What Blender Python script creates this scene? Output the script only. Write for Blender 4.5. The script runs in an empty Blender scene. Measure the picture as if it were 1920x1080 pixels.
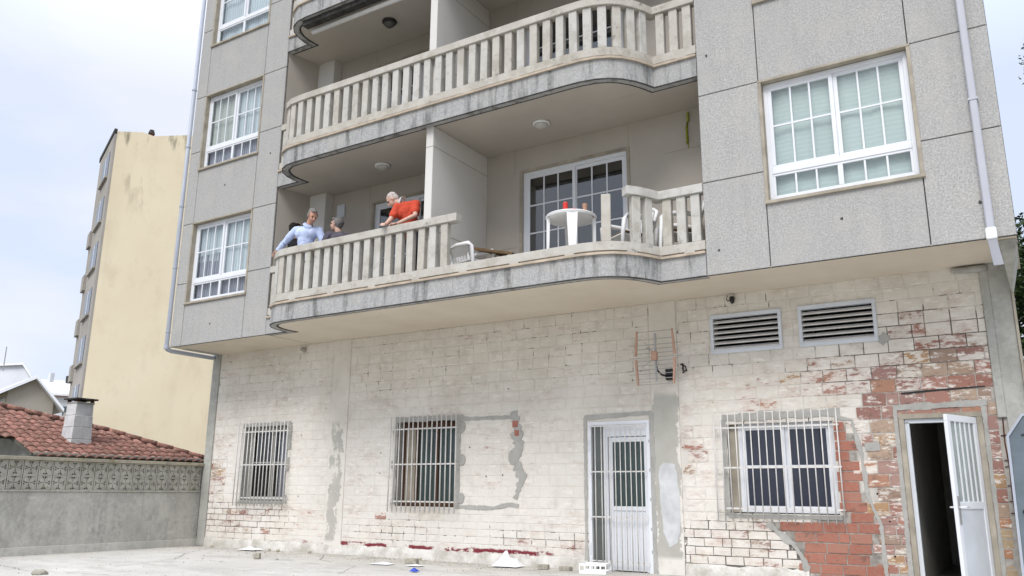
import bpy, bmesh, math, random
from mathutils import Vector, Matrix, noise
random.seed(7)
SC = bpy.context.scene
COL = SC.collection
R = math.radians

# ------------------------------------------------------------------ camera
cd = bpy.data.cameras.new('camera'); cam = bpy.data.objects.new('camera', cd); COL.objects.link(cam)
cd.sensor_width = 36.0; cd.lens = 1548.47 / 1920 * 36.0; cd.clip_start = 0.1; cd.clip_end = 2000
def set_cam(loc, yaw, pit, roll):
    F = Vector((math.sin(yaw)*math.cos(pit), math.cos(yaw)*math.cos(pit), math.sin(pit)))
    Rt = Vector((math.cos(yaw), -math.sin(yaw), 0)); U = Rt.cross(F)
    c, s = math.cos(roll), math.sin(roll)
    R2 = c*Rt + s*U; U2 = -s*Rt + c*U
    m = Matrix((R2, U2, -F)).transposed().to_4x4(); m.translation = loc
    cam.matrix_world = m
set_cam(Vector((14.221, -9.944, 0.607)), -0.5640, 0.2420, 0.008)
SC.camera = cam

# ------------------------------------------------------------------ sky, sun, exposure
SUN_EL, SUN_AZ = R(50), R(172)          # azimuth clockwise from +Y: behind the camera, a little to the left
W = bpy.data.worlds.new('World'); SC.world = W; W.use_nodes = True
wn, wl = W.node_tree.nodes, W.node_tree.links
wn.clear()
out = wn.new('ShaderNodeOutputWorld')
sky = wn.new('ShaderNodeTexSky'); sky.sky_type = 'NISHITA'; sky.sun_disc = False
sky.sun_elevation = SUN_EL; sky.sun_rotation = SUN_AZ
b1 = wn.new('ShaderNodeBackground'); b1.inputs[1].default_value = 0.10; wl.new(sky.outputs[0], b1.inputs[0])
tc = wn.new('ShaderNodeTexCoord'); sep = wn.new('ShaderNodeSeparateXYZ'); wl.new(tc.outputs['Generated'], sep.inputs[0])
mp = wn.new('ShaderNodeMapping'); mp.inputs['Scale'].default_value = (1.3, 1.3, 4.0); wl.new(tc.outputs['Generated'], mp.inputs[0])
ns = wn.new('ShaderNodeTexNoise'); ns.inputs['Scale'].default_value = 2.2; ns.inputs['Detail'].default_value = 7; ns.inputs['Roughness'].default_value = 0.5
wl.new(mp.outputs[0], ns.inputs[0])
cr = wn.new('ShaderNodeValToRGB'); cr.color_ramp.elements[0].position = 0.42; cr.color_ramp.elements[0].color = (0.47, 0.525, 0.635, 1)
cr.color_ramp.elements[1].position = 0.60; cr.color_ramp.elements[1].color = (0.555, 0.575, 0.645, 1)
wl.new(ns.outputs[0], cr.inputs[0])
gr = wn.new('ShaderNodeMapRange'); gr.inputs['From Min'].default_value = 0.42; gr.inputs['From Max'].default_value = 1.0
gr.inputs['To Min'].default_value = 0.93; gr.inputs['To Max'].default_value = 2.5
wl.new(sep.outputs['Z'], gr.inputs['Value'])
b2 = wn.new('ShaderNodeBackground'); wl.new(cr.outputs[0], b2.inputs[0]); wl.new(gr.outputs[0], b2.inputs[1])
mx = wn.new('ShaderNodeMixShader'); mx.inputs[0].default_value = 0.93
wl.new(b1.outputs[0], mx.inputs[1]); wl.new(b2.outputs[0], mx.inputs[2]); wl.new(mx.outputs[0], out.inputs[0])

ld = bpy.data.lights.new('sun', 'SUN'); ld.energy = 1.5; ld.angle = R(28); ld.color = (1.0, 0.965, 0.92)
sun = bpy.data.objects.new('sun', ld); COL.objects.link(sun)
sd = Vector((math.sin(SUN_AZ)*math.cos(SUN_EL), math.cos(SUN_AZ)*math.cos(SUN_EL), math.sin(SUN_EL)))
sun.rotation_euler = sd.to_track_quat('Z', 'Y').to_euler(); sun.location = (0, -20, 30)
SC.view_settings.view_transform = 'Standard'; SC.view_settings.look = 'None'
SC.view_settings.exposure = 0.80; SC.view_settings.gamma = 1.0; SC.view_settings.use_curve_mapping = False
SC.cycles.max_bounces = 8; SC.cycles.diffuse_bounces = 5; SC.cycles.glossy_bounces = 4; SC.cycles.transparent_max_bounces = 12
SC.cycles.use_denoising = True

# ------------------------------------------------------------------ materials
class NT:
    def __init__(s, name, rough=0.8, spec=0.3):
        s.m = bpy.data.materials.new(name); s.m.use_nodes = True
        s.n = s.m.node_tree.nodes; s.l = s.m.node_tree.links
        s.b = s.n['Principled BSDF']; s.b.inputs['Roughness'].default_value = rough
        s.b.inputs['Specular IOR Level'].default_value = spec
        s.g = s.n.new('ShaderNodeNewGeometry')
    def pos(s, sc=(1,1,1)):
        v = s.n.new('ShaderNodeVectorMath'); v.operation = 'MULTIPLY'; v.inputs[1].default_value = sc
        s.l.new(s.g.outputs['Position'], v.inputs[0]); return v.outputs[0]
    def noise(s, scale, det=4, rough=0.6, sc=(1,1,1), dist=0):
        n = s.n.new('ShaderNodeTexNoise'); n.inputs['Scale'].default_value = scale; n.inputs['Detail'].default_value = det
        n.inputs['Roughness'].default_value = rough; n.inputs['Distortion'].default_value = dist
        s.l.new(s.pos(sc), n.inputs[0]); return n.outputs[0]
    def ramp(s, v, a, b, ca=0.0, cb=1.0, smooth=False):
        r = s.n.new('ShaderNodeMapRange'); r.inputs[1].default_value = a; r.inputs[2].default_value = b
        r.inputs[3].default_value = ca; r.inputs[4].default_value = cb
        if smooth: r.interpolation_type = 'SMOOTHSTEP'
        s.l.new(v, r.inputs[0]); return r.outputs[0]
    def mix(s, f, a, b, mode='MIX'):
        m = s.n.new('ShaderNodeMix'); m.data_type = 'RGBA'; m.blend_type = mode
        for sock, v in ((m.inputs[0], f), (m.inputs[6], a), (m.inputs[7], b)):
            if isinstance(v, (int, float)): sock.default_value = v
            elif isinstance(v, tuple): sock.default_value = v + (1,) if len(v) == 3 else v
            else: s.l.new(v, sock)
        return m.outputs[2]
    def math(s, op, a, b=0.0):
        m = s.n.new('ShaderNodeMath'); m.operation = op; m.use_clamp = False
        for i, v in enumerate((a, b)):
            if isinstance(v, (int, float)): m.inputs[i].default_value = v
            else: s.l.new(v, m.inputs[i])
        return m.outputs[0]
    def attr(s, name, typ='GEOMETRY'):
        a = s.n.new('ShaderNodeAttribute'); a.attribute_name = name; a.attribute_type = typ; return a
    def xyz(s):
        x = s.n.new('ShaderNodeSeparateXYZ'); s.l.new(s.g.outputs['Position'], x.inputs[0]); return x.outputs
    def rand(s):
        o = s.n.new('ShaderNodeObjectInfo'); return o.outputs['Random']
    def color(s, c):
        if isinstance(c, tuple): s.b.inputs['Base Color'].default_value = c + (1,)
        else: s.l.new(c, s.b.inputs['Base Color'])
        return s
    def bump(s, h, dist=0.01, st=0.5):
        b = s.n.new('ShaderNodeBump'); b.inputs['Strength'].default_value = st; b.inputs['Distance'].default_value = dist
        s.l.new(h, b.inputs['Height']); s.l.new(b.outputs[0], s.b.inputs['Normal']); return s

def simple(name, c, rough=0.7, spec=0.3, var=0.12, scale=6, metal=0.0, c2=None, bump=0.0):
    t = NT(name, rough, spec)
    n = t.noise(scale, 5)
    d = c2 or tuple(x*(1-var*2) for x in c)
    col = t.mix(t.ramp(n, 0.3, 0.7), d, tuple(min(1, x*(1+var*.4)) for x in c))
    t.color(col); t.b.inputs['Metallic'].default_value = metal
    if bump: t.bump(t.noise(scale*6, 4), 0.004, bump)
    return t.m

def mk_granite(name, base, dark, streak=0.0, stain=0.3):
    t = NT(name, 0.85, 0.25)
    s1 = t.noise(46, 3, 0.7); s2 = t.noise(17, 4, 0.75)
    col = t.mix(t.ramp(s1, 0.40, 0.62), dark, base)
    col = t.mix(t.ramp(s2, 0.36, 0.56, 0.55, 0.0), col, tuple(x*0.62 for x in base))
    w = t.noise(88, 2, 0.6); col = t.mix(t.ramp(w, 0.60, 0.70, 0, 0.6), col, tuple(min(1, x*1.5) for x in base))
    big = t.noise(1.1, 5, 0.6); col = t.mix(t.ramp(big, 0.35, 0.7, 0, stain), col, tuple(x*0.72 for x in base), 'MIX')
    warm = t.noise(2.3, 4, 0.6); col = t.mix(t.ramp(warm, 0.5, 0.75, 0, 0.35), col, (base[0]*.98, base[1]*.93, base[2]*.84))
    col = t.mix(t.ramp(t.rand(), 0, 1, 0, 0.16), col, (0.30, 0.29, 0.28))
    if streak:
        st = t.noise(2.2, 6, 0.62, sc=(2.6, 2.6, 0.35)); fine = t.noise(10, 5, 0.7)
        m = t.math('MULTIPLY', t.ramp(st, 0.47, 0.66, 0, 1, True), t.ramp(fine, 0.3, 0.6, 0.35, 1))
        col = t.mix(t.math('MULTIPLY', m, streak), col, (0.085, 0.087, 0.08))
    t.color(col).bump(s1, 0.004, 0.5)
    return t.m
M = {}
M['granite'] = mk_granite('granite_chip_render', (0.50, 0.492, 0.472), (0.30, 0.295, 0.28), 0.10, 0.5)
M['band'] = mk_granite('weathered_granite_chip', (0.46, 0.455, 0.44), (0.30, 0.30, 0.295), 0.85, 0.2)
M['joint'] = simple('dark_joint', (0.07, 0.068, 0.065), 0.9)
def mk_rail():
    t = NT('weathered_cream_concrete', 0.85, 0.2)
    col = t.mix(t.ramp(t.noise(5, 5), 0.35, 0.65), (0.42, 0.39, 0.335), (0.50, 0.475, 0.42))
    col = t.mix(t.ramp(t.rand(), 0, 1, 0, 0.7), col, (0.53, 0.525, 0.50)); col = t.mix(t.math('MULTIPLY', t.ramp(t.noise(3.3, 6, .7), .5, .62), .45), col, (0.30, 0.275, 0.22))
    g = t.noise(9, 6, 0.75); g2 = t.noise(1.7, 3)
    m = t.math('MULTIPLY', t.ramp(g, 0.55, 0.68), t.ramp(g2, 0.45, 0.62))
    col = t.mix(t.math('MULTIPLY', m, 0.75), col, (0.13, 0.12, 0.10))
    o = t.noise(21, 3, 0.6); o2 = t.noise(3.1, 2)
    col = t.mix(t.math('MULTIPLY', t.ramp(o, 0.70, 0.74), t.ramp(o2, 0.50, 0.6)), col, (0.42, 0.20, 0.05))
    t.color(col).bump(t.noise(60, 3), 0.003, 0.4); return t.m
M['rail'] = mk_rail()
M['trim'] = simple('peach_sandstone_trim', (0.50, 0.42, 0.33), 0.85, 0.2, 0.2, 5, c2=(0.34, 0.29, 0.23))
M['sill'] = simple('dirty_beige_trim', (0.40, 0.36, 0.29), 0.85, 0.2, 0.2, 4, c2=(0.27, 0.24, 0.19))
def mk_soffit(name, a, b, dark):
    t = NT(name, 0.9, 0.15)
    col = t.mix(t.ramp(t.noise(1.0, 5, 0.6), 0.3, 0.7), a, b)
    m = t.noise(2.2, 6, 0.7, sc=(0.6, 2.0, 1)); col = t.mix(t.ramp(m, 0.60, 0.78, 0, 0.45), col, dark)
    t.color(col).bump(t.noise(30, 3), 0.002, 0.3); return t.m
M['soffit'] = mk_soffit('cream_soffit_paint', (0.60, 0.53, 0.43), (0.66, 0.60, 0.50), (0.36, 0.32, 0.26))
M['recess'] = mk_soffit('beige_grey_render', (0.41, 0.375, 0.325), (0.47, 0.43, 0.375), (0.30, 0.265, 0.215))
M['divider'] = mk_soffit('pale_render', (0.60, 0.58, 0.54), (0.64, 0.62, 0.59), (0.48, 0.44, 0.39))
M['mould'] = simple('mould_black_edge', (0.075, 0.073, 0.068), 0.95, 0.1, 0.3, 8)
M['white'] = simple('white_pvc', (0.72, 0.735, 0.76), 0.35, 0.45, 0.03, 3)
M['alu'] = simple('white_lacquered_aluminium', (0.62, 0.65, 0.68), 0.4, 0.5, 0.06, 3)
M['pipe'] = simple('grey_pvc_pipe', (0.40, 0.43, 0.49), 0.45, 0.4, 0.07, 2)
M['pipew'] = simple('white_grey_pipe', (0.44, 0.45, 0.49), 0.45, 0.4, 0.05, 2)
M['bar'] = simple('off_white_iron_bar', (0.66, 0.64, 0.61), 0.5, 0.4, 0.10, 9)
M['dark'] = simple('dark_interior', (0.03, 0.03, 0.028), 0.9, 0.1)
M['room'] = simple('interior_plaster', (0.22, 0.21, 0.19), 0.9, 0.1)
M['plasticw'] = simple('white_garden_plastic', (0.80, 0.80, 0.79), 0.4, 0.4, 0.03, 3)
M['brownw'] = simple('brown_wood', (0.17, 0.105, 0.05), 0.6, 0.3, 0.2, 12)
M['blackm'] = simple('black_iron', (0.02, 0.018, 0.018), 0.5, 0.4)
M['rust'] = simple('rusty_iron', (0.10, 0.035, 0.022), 0.85, 0.2, 0.2, 20)
M['orange_el'] = simple('faded_orange_plastic', (0.52, 0.32, 0.23), 0.6, 0.3, 0.1)
M['galv'] = simple('galvanised_wire', (0.40, 0.40, 0.39), 0.5, 0.5, 0.1, 5, 0.4)
def mk_glass(name, tint=0.75, k=0.30):
    t = NT(name); n, l = t.n, t.l
    tr = n.new('ShaderNodeBsdfTransparent'); tr.inputs[0].default_value = (tint*.96, tint, tint*1.0, 1)
    gl = n.new('ShaderNodeBsdfGlossy'); gl.inputs['Roughness'].default_value = 0.03
    fr = n.new('ShaderNodeLayerWeight'); fr.inputs[0].default_value = 0.5
    f = t.math('ADD', t.math('MULTIPLY', t.math('POWER', fr.outputs['Facing'], 5.0), 0.9), 0.04+k*0.2)
    ms = n.new('ShaderNodeMixShader'); l.new(f, ms.inputs[0]); l.new(tr.outputs[0], ms.inputs[1]); l.new(gl.outputs[0], ms.inputs[2])
    bp = n.new('ShaderNodeBump'); bp.inputs['Strength'].default_value = 0.06; bp.inputs['Distance'].default_value = 0.01
    l.new(t.noise(1.6, 2), bp.inputs['Height']); l.new(bp.outputs[0], gl.inputs['Normal'])
    l.new(ms.outputs[0], n['Material Output'].inputs[0]); return t.m
M['glass'] = mk_glass('window_glass', 0.93, 0.1); M['glass2'] = mk_glass('door_glass', 0.5, 0.5)
def mk_stripes(name, a, b, scale, axis='Z', rough=0.7):
    t = NT(name, rough, 0.2); w = t.n.new('ShaderNodeTexWave'); w.bands_direction = axis; w.inputs['Scale'].default_value = scale
    w.inputs['Distortion'].default_value = 0.4; t.l.new(t.g.outputs['Position'], w.inputs[0])
    c = t.mix(w.outputs[1], a, b); c = t.mix(t.ramp(t.noise(2, 3), 0.3, 0.7, 0, 0.3), c, tuple(x*.8 for x in a)); t.color(c)
    t.bump(w.outputs[1], 0.004, 0.3); return t.m
M['shutter'] = mk_stripes('pale_roller_shutter', (0.66, 0.68, 0.65), (0.71, 0.73, 0.70), 5.2)
M['shutterc'] = mk_stripes('cream_roller_shutter', (0.60, 0.57, 0.51), (0.67, 0.64, 0.58), 5.0)
M['curtain'] = mk_stripes('lilac_net_curtain', (0.24, 0.21, 0.26), (0.46, 0.43, 0.50), 5.5, 'X')
M['curtainl'] = mk_stripes('pale_net_curtain', (0.60, 0.60, 0.63), (0.80, 0.80, 0.83), 4.5, 'X')
M['interior_wood'] = mk_stripes('brown_window_wood', (0.075, 0.04, 0.025), (0.13, 0.07, 0.045), 4, 'X')

CREAM = (0.61, 0.57, 0.495); CREAM2 = (0.75, 0.71, 0.64)
def paint_col(t):
    c = t.mix(t.ramp(t.noise(1.3, 5, 0.6), 0.3, 0.7), CREAM, CREAM2)
    x = t.xyz()
    # the coat turns unevenly whiter towards the foot of the wall
    w = t.math('MULTIPLY', t.ramp(x['Z'], 2.3, 1.2, 0, 1), t.ramp(t.noise(0.7, 3), 0.3, 0.6, 0.35, 1))
    c = t.mix(t.math('MULTIPLY', w, 0.7), c, (0.68, 0.655, 0.61))
    d = t.noise(4.0, 6, 0.7); c = t.mix(t.ramp(d, 0.52, 0.76, 0, 0.45), c, (0.42, 0.38, 0.32)); c = t.mix(t.ramp(t.noise(11, 5, .7, sc=(1, 1, 1.5)), .62, .74, 0, .3), c, (0.38, 0.34, 0.29))
    return c
def purple(t, c):
    x = t.xyz(); n = t.noise(2.6, 6, 0.7, sc=(1, 1, 2.2)); z = t.math('ADD', x['Z'], t.math('MULTIPLY', t.math('SUBTRACT', t.noise(5, 4), 0.5), 0.10))
    band = t.math('MULTIPLY', t.ramp(z, -0.315, -0.30), t.ramp(z, -0.240, -0.26))
    rng = t.math('MULTIPLY', t.ramp(x['X'], 2.4, 3.2), t.ramp(x['X'], 8.4, 7.8))
    m = t.math('MULTIPLY', t.math('MULTIPLY', band, rng), t.ramp(n, 0.49, 0.53))
    return t.mix(m, c, (0.20, 0.035, 0.045))
def mk_brick():
    t = NT('painted_clay_brick', 0.85, 0.2)
    p = paint_col(t); a = t.attr('tint'); e = t.attr('exp')
    b = t.mix(t.ramp(t.noise(26, 4), 0.3, 0.7, 0, 0.5), a.outputs['Color'], (0.30, 0.22, 0.17))
    n = t.math('ADD', t.math('MULTIPLY', t.noise(3.2, 6, 0.7, sc=(0.55, 1, 1.7)), 0.55), t.math('MULTIPLY', t.noise(16, 6, 0.75, sc=(0.6, 1, 1.6)), 0.45))
    nn = t.ramp(n, 0.36, 0.64, 0, 1); thr = t.math('SUBTRACT', 1.0, e.outputs['Fac'])
    d = t.math('SUBTRACT', nn, thr); mask = t.ramp(d, -0.03, 0.05)
    c = t.mix(mask, p, b)
    thin = t.ramp(d, -0.42, -0.02, 0, 0.62); wash = t.mix(t.ramp(t.noise(5, 4), .35, .65, .2, .65), a.outputs['Color'], CREAM2); c = t.mix(mask, t.mix(thin, p, wash), b)
    soot = t.math('MULTIPLY', t.ramp(t.noise(6.5, 6, .7, sc=(.8, 1, 1.5)), .56, .66, 0, .8), t.ramp(e.outputs['Fac'], .3, .9)); c = t.mix(soot, c, (0.12, 0.09, 0.075)); c = t.mix(t.math('MULTIPLY', t.ramp(t.noise(8, 6, .75, sc=(.6, 1, 1.7)), .55, .62, 0, .85), t.math('LESS_THAN', e.outputs['Fac'], 1.5)), c, CREAM2)
    c = purple(t, c)
    t.color(c); t.bump(t.noise(30, 4), 0.004, 0.5); return t.m
M['brick'] = mk_brick()
def mk_mortar():
    t = NT('lime_mortar', 0.92, 0.15)
    p = paint_col(t); e = t.attr('exp'); j = t.attr('jd')
    n = t.noise(7.5, 5, 0.7); 
    grey = t.mix(t.ramp(t.noise(12, 4), 0.3, 0.7), (0.19, 0.175, 0.155), (0.40, 0.37, 0.33))
    thr = t.math('SUBTRACT', 0.72, t.math('MULTIPLY', j.outputs['Fac'], 0.50))
    m = t.ramp(t.math('SUBTRACT', n, thr), -0.01, 0.04)
    c = t.mix(m, t.mix(0.10, p, (0.30, 0.27, 0.23)), (0.13, 0.115, 0.10))
    c = t.mix(e.outputs['Fac'], c, grey); c = purple(t, c)
    t.color(c); t.bump(t.noise(40, 4), 0.004, 0.5); return t.m
M['mortar'] = mk_mortar()
def mk_cement(name='grey_cement', a=(0.32, 0.315, 0.29), b=(0.44, 0.43, 0.40)):
    t = NT(name, 0.92, 0.15); c = t.mix(t.ramp(t.noise(5, 6, 0.7), 0.3, 0.7), a, b)
    c = t.mix(t.ramp(t.noise(28, 3), 0.62, 0.72, 0, 0.6), c, tuple(x*.6 for x in a)); t.color(c); t.bump(t.noise(25, 5), 0.006, 0.6); return t.m
M['cement'] = mk_cement()
def mk_pilaster(name, z0, z1, xc, w):
    # cream paint above, bare grey concrete low down where the coat has flaked off; w = how much
    t = NT(name, 0.9, 0.15); x = t.xyz(); n = t.noise(4.5, 7, 0.68, sc=(1, 1, 0.55)); fl = t.noise(15, 5, 0.7)
    zf = t.math('MULTIPLY', t.ramp(x['Z'], z1+0.05, z1-0.05), t.ramp(x['Z'], z0-0.03, z0+0.03))
    side = t.ramp(t.math('ABSOLUTE', t.math('SUBTRACT', x['X'], xc)), 0.20, 0.10, 0, 1)
    d = t.math('ADD', t.math('MULTIPLY', side, 0.22), t.math('ADD', n, t.math('MULTIPLY', fl, 0.28)))
    m = t.math('MULTIPLY', zf, t.ramp(d, w, w+0.03))
    grey = t.mix(t.ramp(t.noise(3, 5), 0.3, 0.7), (0.38, 0.37, 0.325), (0.47, 0.455, 0.41))
    t.color(t.mix(m, paint_col(t), grey)).bump(t.noise(20, 5), 0.005, 0.5); return t.m
M['pil1'] = mk_pilaster('flaking_pilaster_left', -0.25, 1.80, 3.50, 0.80)
M['pil2'] = mk_pilaster('flaking_pilaster_middle', -0.25, 1.97, 9.78, 0.66)
def mk_conc(name, a, b, moss=0.0, streak=0.3):
    t = NT(name, 0.92, 0.15); c = t.mix(t.ramp(t.noise(2.2, 6, 0.65), 0.3, 0.7), a, b)
    st = t.noise(2.5, 6, 0.6, sc=(2.5, 2.5, 0.4)); c = t.mix(t.ramp(st, 0.48, 0.72, 0, streak), c, tuple(x*.48 for x in a))
    mt = t.noise(5.5, 6, 0.75); c = t.mix(t.ramp(mt, 0.42, 0.58, 0, 0.45), c, tuple(x*1.25 for x in b)); c = t.mix(t.ramp(t.noise(1.4, 5, .7), .5, .65, 0, .4), c, tuple(x*.62 for x in a))
    sp = t.noise(14, 5, 0.7); c = t.mix(t.ramp(sp, 0.62, 0.74, 0, 0.5), c, tuple(x*.5 for x in a))
    li = t.noise(6, 4, 0.6); c = t.mix(t.ramp(li, 0.62, 0.7, 0, 0.35), c, tuple(min(1, x*1.35) for x in b))
    if moss: c = t.mix(t.ramp(t.noise(7, 5, 0.7), 0.56, 0.66, 0, moss), c, (0.19, 0.17, 0.045))
    t.color(c).bump(t.noise(18, 6), 0.008, 0.6); return t.m
M['gwall'] = mk_conc('rough_grey_render', (0.33, 0.325, 0.295), (0.46, 0.45, 0.41), 0.0, 0.45)
M['gcope'] = mk_conc('lichened_coping', (0.28, 0.26, 0.21), (0.38, 0.35, 0.27), 0.7, 0.3)
M['gblock'] = mk_conc('lichened_screen_block', (0.30, 0.29, 0.25), (0.44, 0.43, 0.38), 0.35, 0.3)
M['column'] = mk_conc('bare_concrete', (0.33, 0.33, 0.295), (0.40, 0.395, 0.36), 0.0, 0.25)
M['kerb'] = mk_conc('pale_screed', (0.42, 0.41, 0.37), (0.52, 0.51, 0.47), 0.0, 0.3)
def mk_ground():
    t = NT('pale_screed_terrace', 0.88, 0.2)
    c = t.mix(t.ramp(t.noise(0.8, 6, 0.6), 0.3, 0.7), (0.47, 0.45, 0.41), (0.56, 0.54, 0.50))
    c = t.mix(t.ramp(t.noise(0.5, 5, 0.6, sc=(1, 2.5, 1)), 0.5, 0.62, 0, 0.5), c, (0.37, 0.355, 0.32))
    c = t.mix(t.ramp(t.noise(2.1, 5, 0.65), 0.57, 0.68, 0, 0.5), c, (0.56, 0.50, 0.40))
    c = t.mix(t.ramp(t.noise(22, 4), 0.66, 0.74, 0, 0.5), c, (0.22, 0.2, 0.17))
    w = t.noise(1.1, 4, 0.6); cr_ = t.ramp(t.math('ABSOLUTE', t.math('SUBTRACT', w, 0.5)), 0.0, 0.004, 1, 0)
    c = t.mix(t.math('MULTIPLY', cr_, 0.6), c, (0.15, 0.14, 0.12))
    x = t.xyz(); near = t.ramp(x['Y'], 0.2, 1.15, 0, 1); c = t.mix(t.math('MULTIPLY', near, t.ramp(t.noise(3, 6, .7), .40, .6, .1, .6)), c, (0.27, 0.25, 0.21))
    c = t.mix(t.ramp(t.noise(1.7, 6, 0.7, sc=(1,2,1)), 0.54, 0.62, 0, 0.45), c, (0.34, 0.33, 0.30))
    t.color(c).bump(t.noise(9, 6), 0.01, 0.5); return t.m
M['ground'] = mk_ground()
M['earth'] = simple('far_ground', (0.16, 0.15, 0.11), 0.95, 0.1, 0.3, 0.2)
def mk_tile():
    t = NT('terracotta_roof_tile', 0.9, 0.12)
    c = t.mix(t.rand(), (0.38, 0.18, 0.14), (0.24, 0.12, 0.095))
    c = t.mix(t.ramp(t.noise(7, 5, 0.7), 0.40, 0.62), (0.17, 0.10, 0.075), c)
    c = t.mix(t.ramp(t.noise(15, 4, 0.7), 0.54, 0.66, 0, 0.7), c, (0.58, 0.36, 0.30)); t.color(c).bump(t.noise(40, 3), 0.004, 0.5); return t.m
M['tile'] = mk_tile()
def mk_yellow():
    t = NT('cream_yellow_render', 0.9, 0.12)
    c = t.mix(t.ramp(t.noise(0.25, 5, 0.6), 0.3, 0.7), (0.78, 0.665, 0.465), (0.84, 0.735, 0.535))
    st = t.noise(1.1, 6, 0.65, sc=(1, 1, 0.25)); x = t.xyz()
    hz = t.noise(0.9, 6, 0.7, sc=(1, 1, .5)); c = t.mix(t.ramp(hz, .52, .70, 0, .35), c, (0.60, 0.49, 0.33)); c = t.mix(t.ramp(t.noise(0.35, 4, .6, sc=(1, 1, .12)), .55, .68, 0, .25), c, (0.55, 0.46, 0.33))
    top = t.ramp(x['Z'], 15.0, 21.0); m = t.math('MULTIPLY', t.math('MULTIPLY', t.ramp(st, 0.58, 0.70), top), 0.75)
    c = t.mix(m, c, (0.15, 0.13, 0.09)); t.color(c); return t.m
M['yellow'] = mk_yellow()
M['flatgrey'] = simple('grey_beige_render', (0.40, 0.37, 0.33), 0.9, 0.1, 0.1, 0.6)
M['houseg'] = simple('beige_gable_render', (0.42, 0.38, 0.32), 0.9, 0.1, 0.06, 0.5)
M['whiteroof'] = simple('white_painted_roof', (0.90, 0.91, 0.93), 0.8, 0.1, 0.05, 0.5)
M['whitewall'] = simple('white_house_wall', (0.76, 0.78, 0.83), 0.85, 0.1, 0.05, 0.5)
M['pink'] = simple('pink_eave_board', (0.62, 0.45, 0.46), 0.8)
M['yellowf'] = simple('pale_yellow_frame', (0.72, 0.64, 0.42), 0.7)
M['winfar'] = simple('far_window_glass', (0.10, 0.12, 0.15), 0.25, 0.5)
M['gutter'] = simple('dark_green_grey_gutter', (0.12, 0.115, 0.09), 0.6, 0.3, 0.2, 3)
M['leafg'] = simple('broadleaf_foliage', (0.055, 0.085, 0.028), 0.7, 0.2, 0.3, 1.8, c2=(0.022, 0.045, 0.015))
M['bark'] = simple('tree_bark', (0.10, 0.08, 0.06), 0.9, 0.1, 0.2, 8)
M['cham'] = mk_conc('chimney_block', (0.48, 0.48, 0.47), (0.58, 0.58, 0.565), 0.0, 0.15)
M['bluesheet'] = simple('blue_grey_sheet_metal', (0.15, 0.185, 0.21), 0.45, 0.4, 0.15, 2, 0.2)
M['paper'] = simple('white_plastic_sheet', (0.78, 0.79, 0.80), 0.5, 0.3, 0.05, 9)
M['bluep'] = simple('blue_plastic', (0.03, 0.07, 0.45), 0.5)
M['lump'] = simple('mortar_lump', (0.40, 0.375, 0.31), 0.95, 0.1, 0.2, 20, bump=0.5)
M['rag'] = simple('yellow_green_cord', (0.36, 0.38, 0.05), 0.8, 0.2, 0.25, 20)
M['lampw'] = simple('opal_lamp_glass', (0.55, 0.53, 0.49), 0.4, 0.4)
M['lampd'] = simple('dark_lamp_glass', (0.10, 0.095, 0.085), 0.4, 0.4)
M['redcan'] = simple('red_drink_can', (0.62, 0.03, 0.02), 0.35, 0.5, 0.05)
M['amber'] = simple('amber_glass', (0.42, 0.24, 0.16), 0.3, 0.5, 0.05)
M['skin'] = simple('skin', (0.56, 0.31, 0.22), 0.6, 0.3, 0.12, 14)
M['skinp'] = simple('pale_skin', (0.62, 0.40, 0.31), 0.6, 0.3, 0.12, 14)
M['hairg'] = simple('grey_hair', (0.24, 0.23, 0.22), 0.8, 0.2, 0.25, 40)
M['hairw'] = simple('white_hair', (0.56, 0.50, 0.46), 0.8, 0.2, 0.15, 40)
M['hairk'] = simple('dark_hair', (0.02, 0.018, 0.016), 0.8, 0.2, 0.15, 40)
M['shirtb'] = simple('light_blue_cotton', (0.50, 0.58, 0.80), 0.85, 0.15, 0.06, 5)
M['trous'] = simple('dark_trousers', (0.04, 0.045, 0.06), 0.85, 0.1)
M['topg'] = simple('grey_violet_knit', (0.115, 0.105, 0.13), 0.9, 0.1)
M['polo'] = simple('orange_red_polo', (0.54, 0.075, 0.04), 0.85, 0.15, 0.08, 6)
M['blackc'] = simple('black_cotton', (0.02, 0.02, 0.022), 0.9, 0.1)
M['eye'] = simple('dark_eye', (0.02, 0.015, 0.012), 0.3, 0.5)

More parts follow.
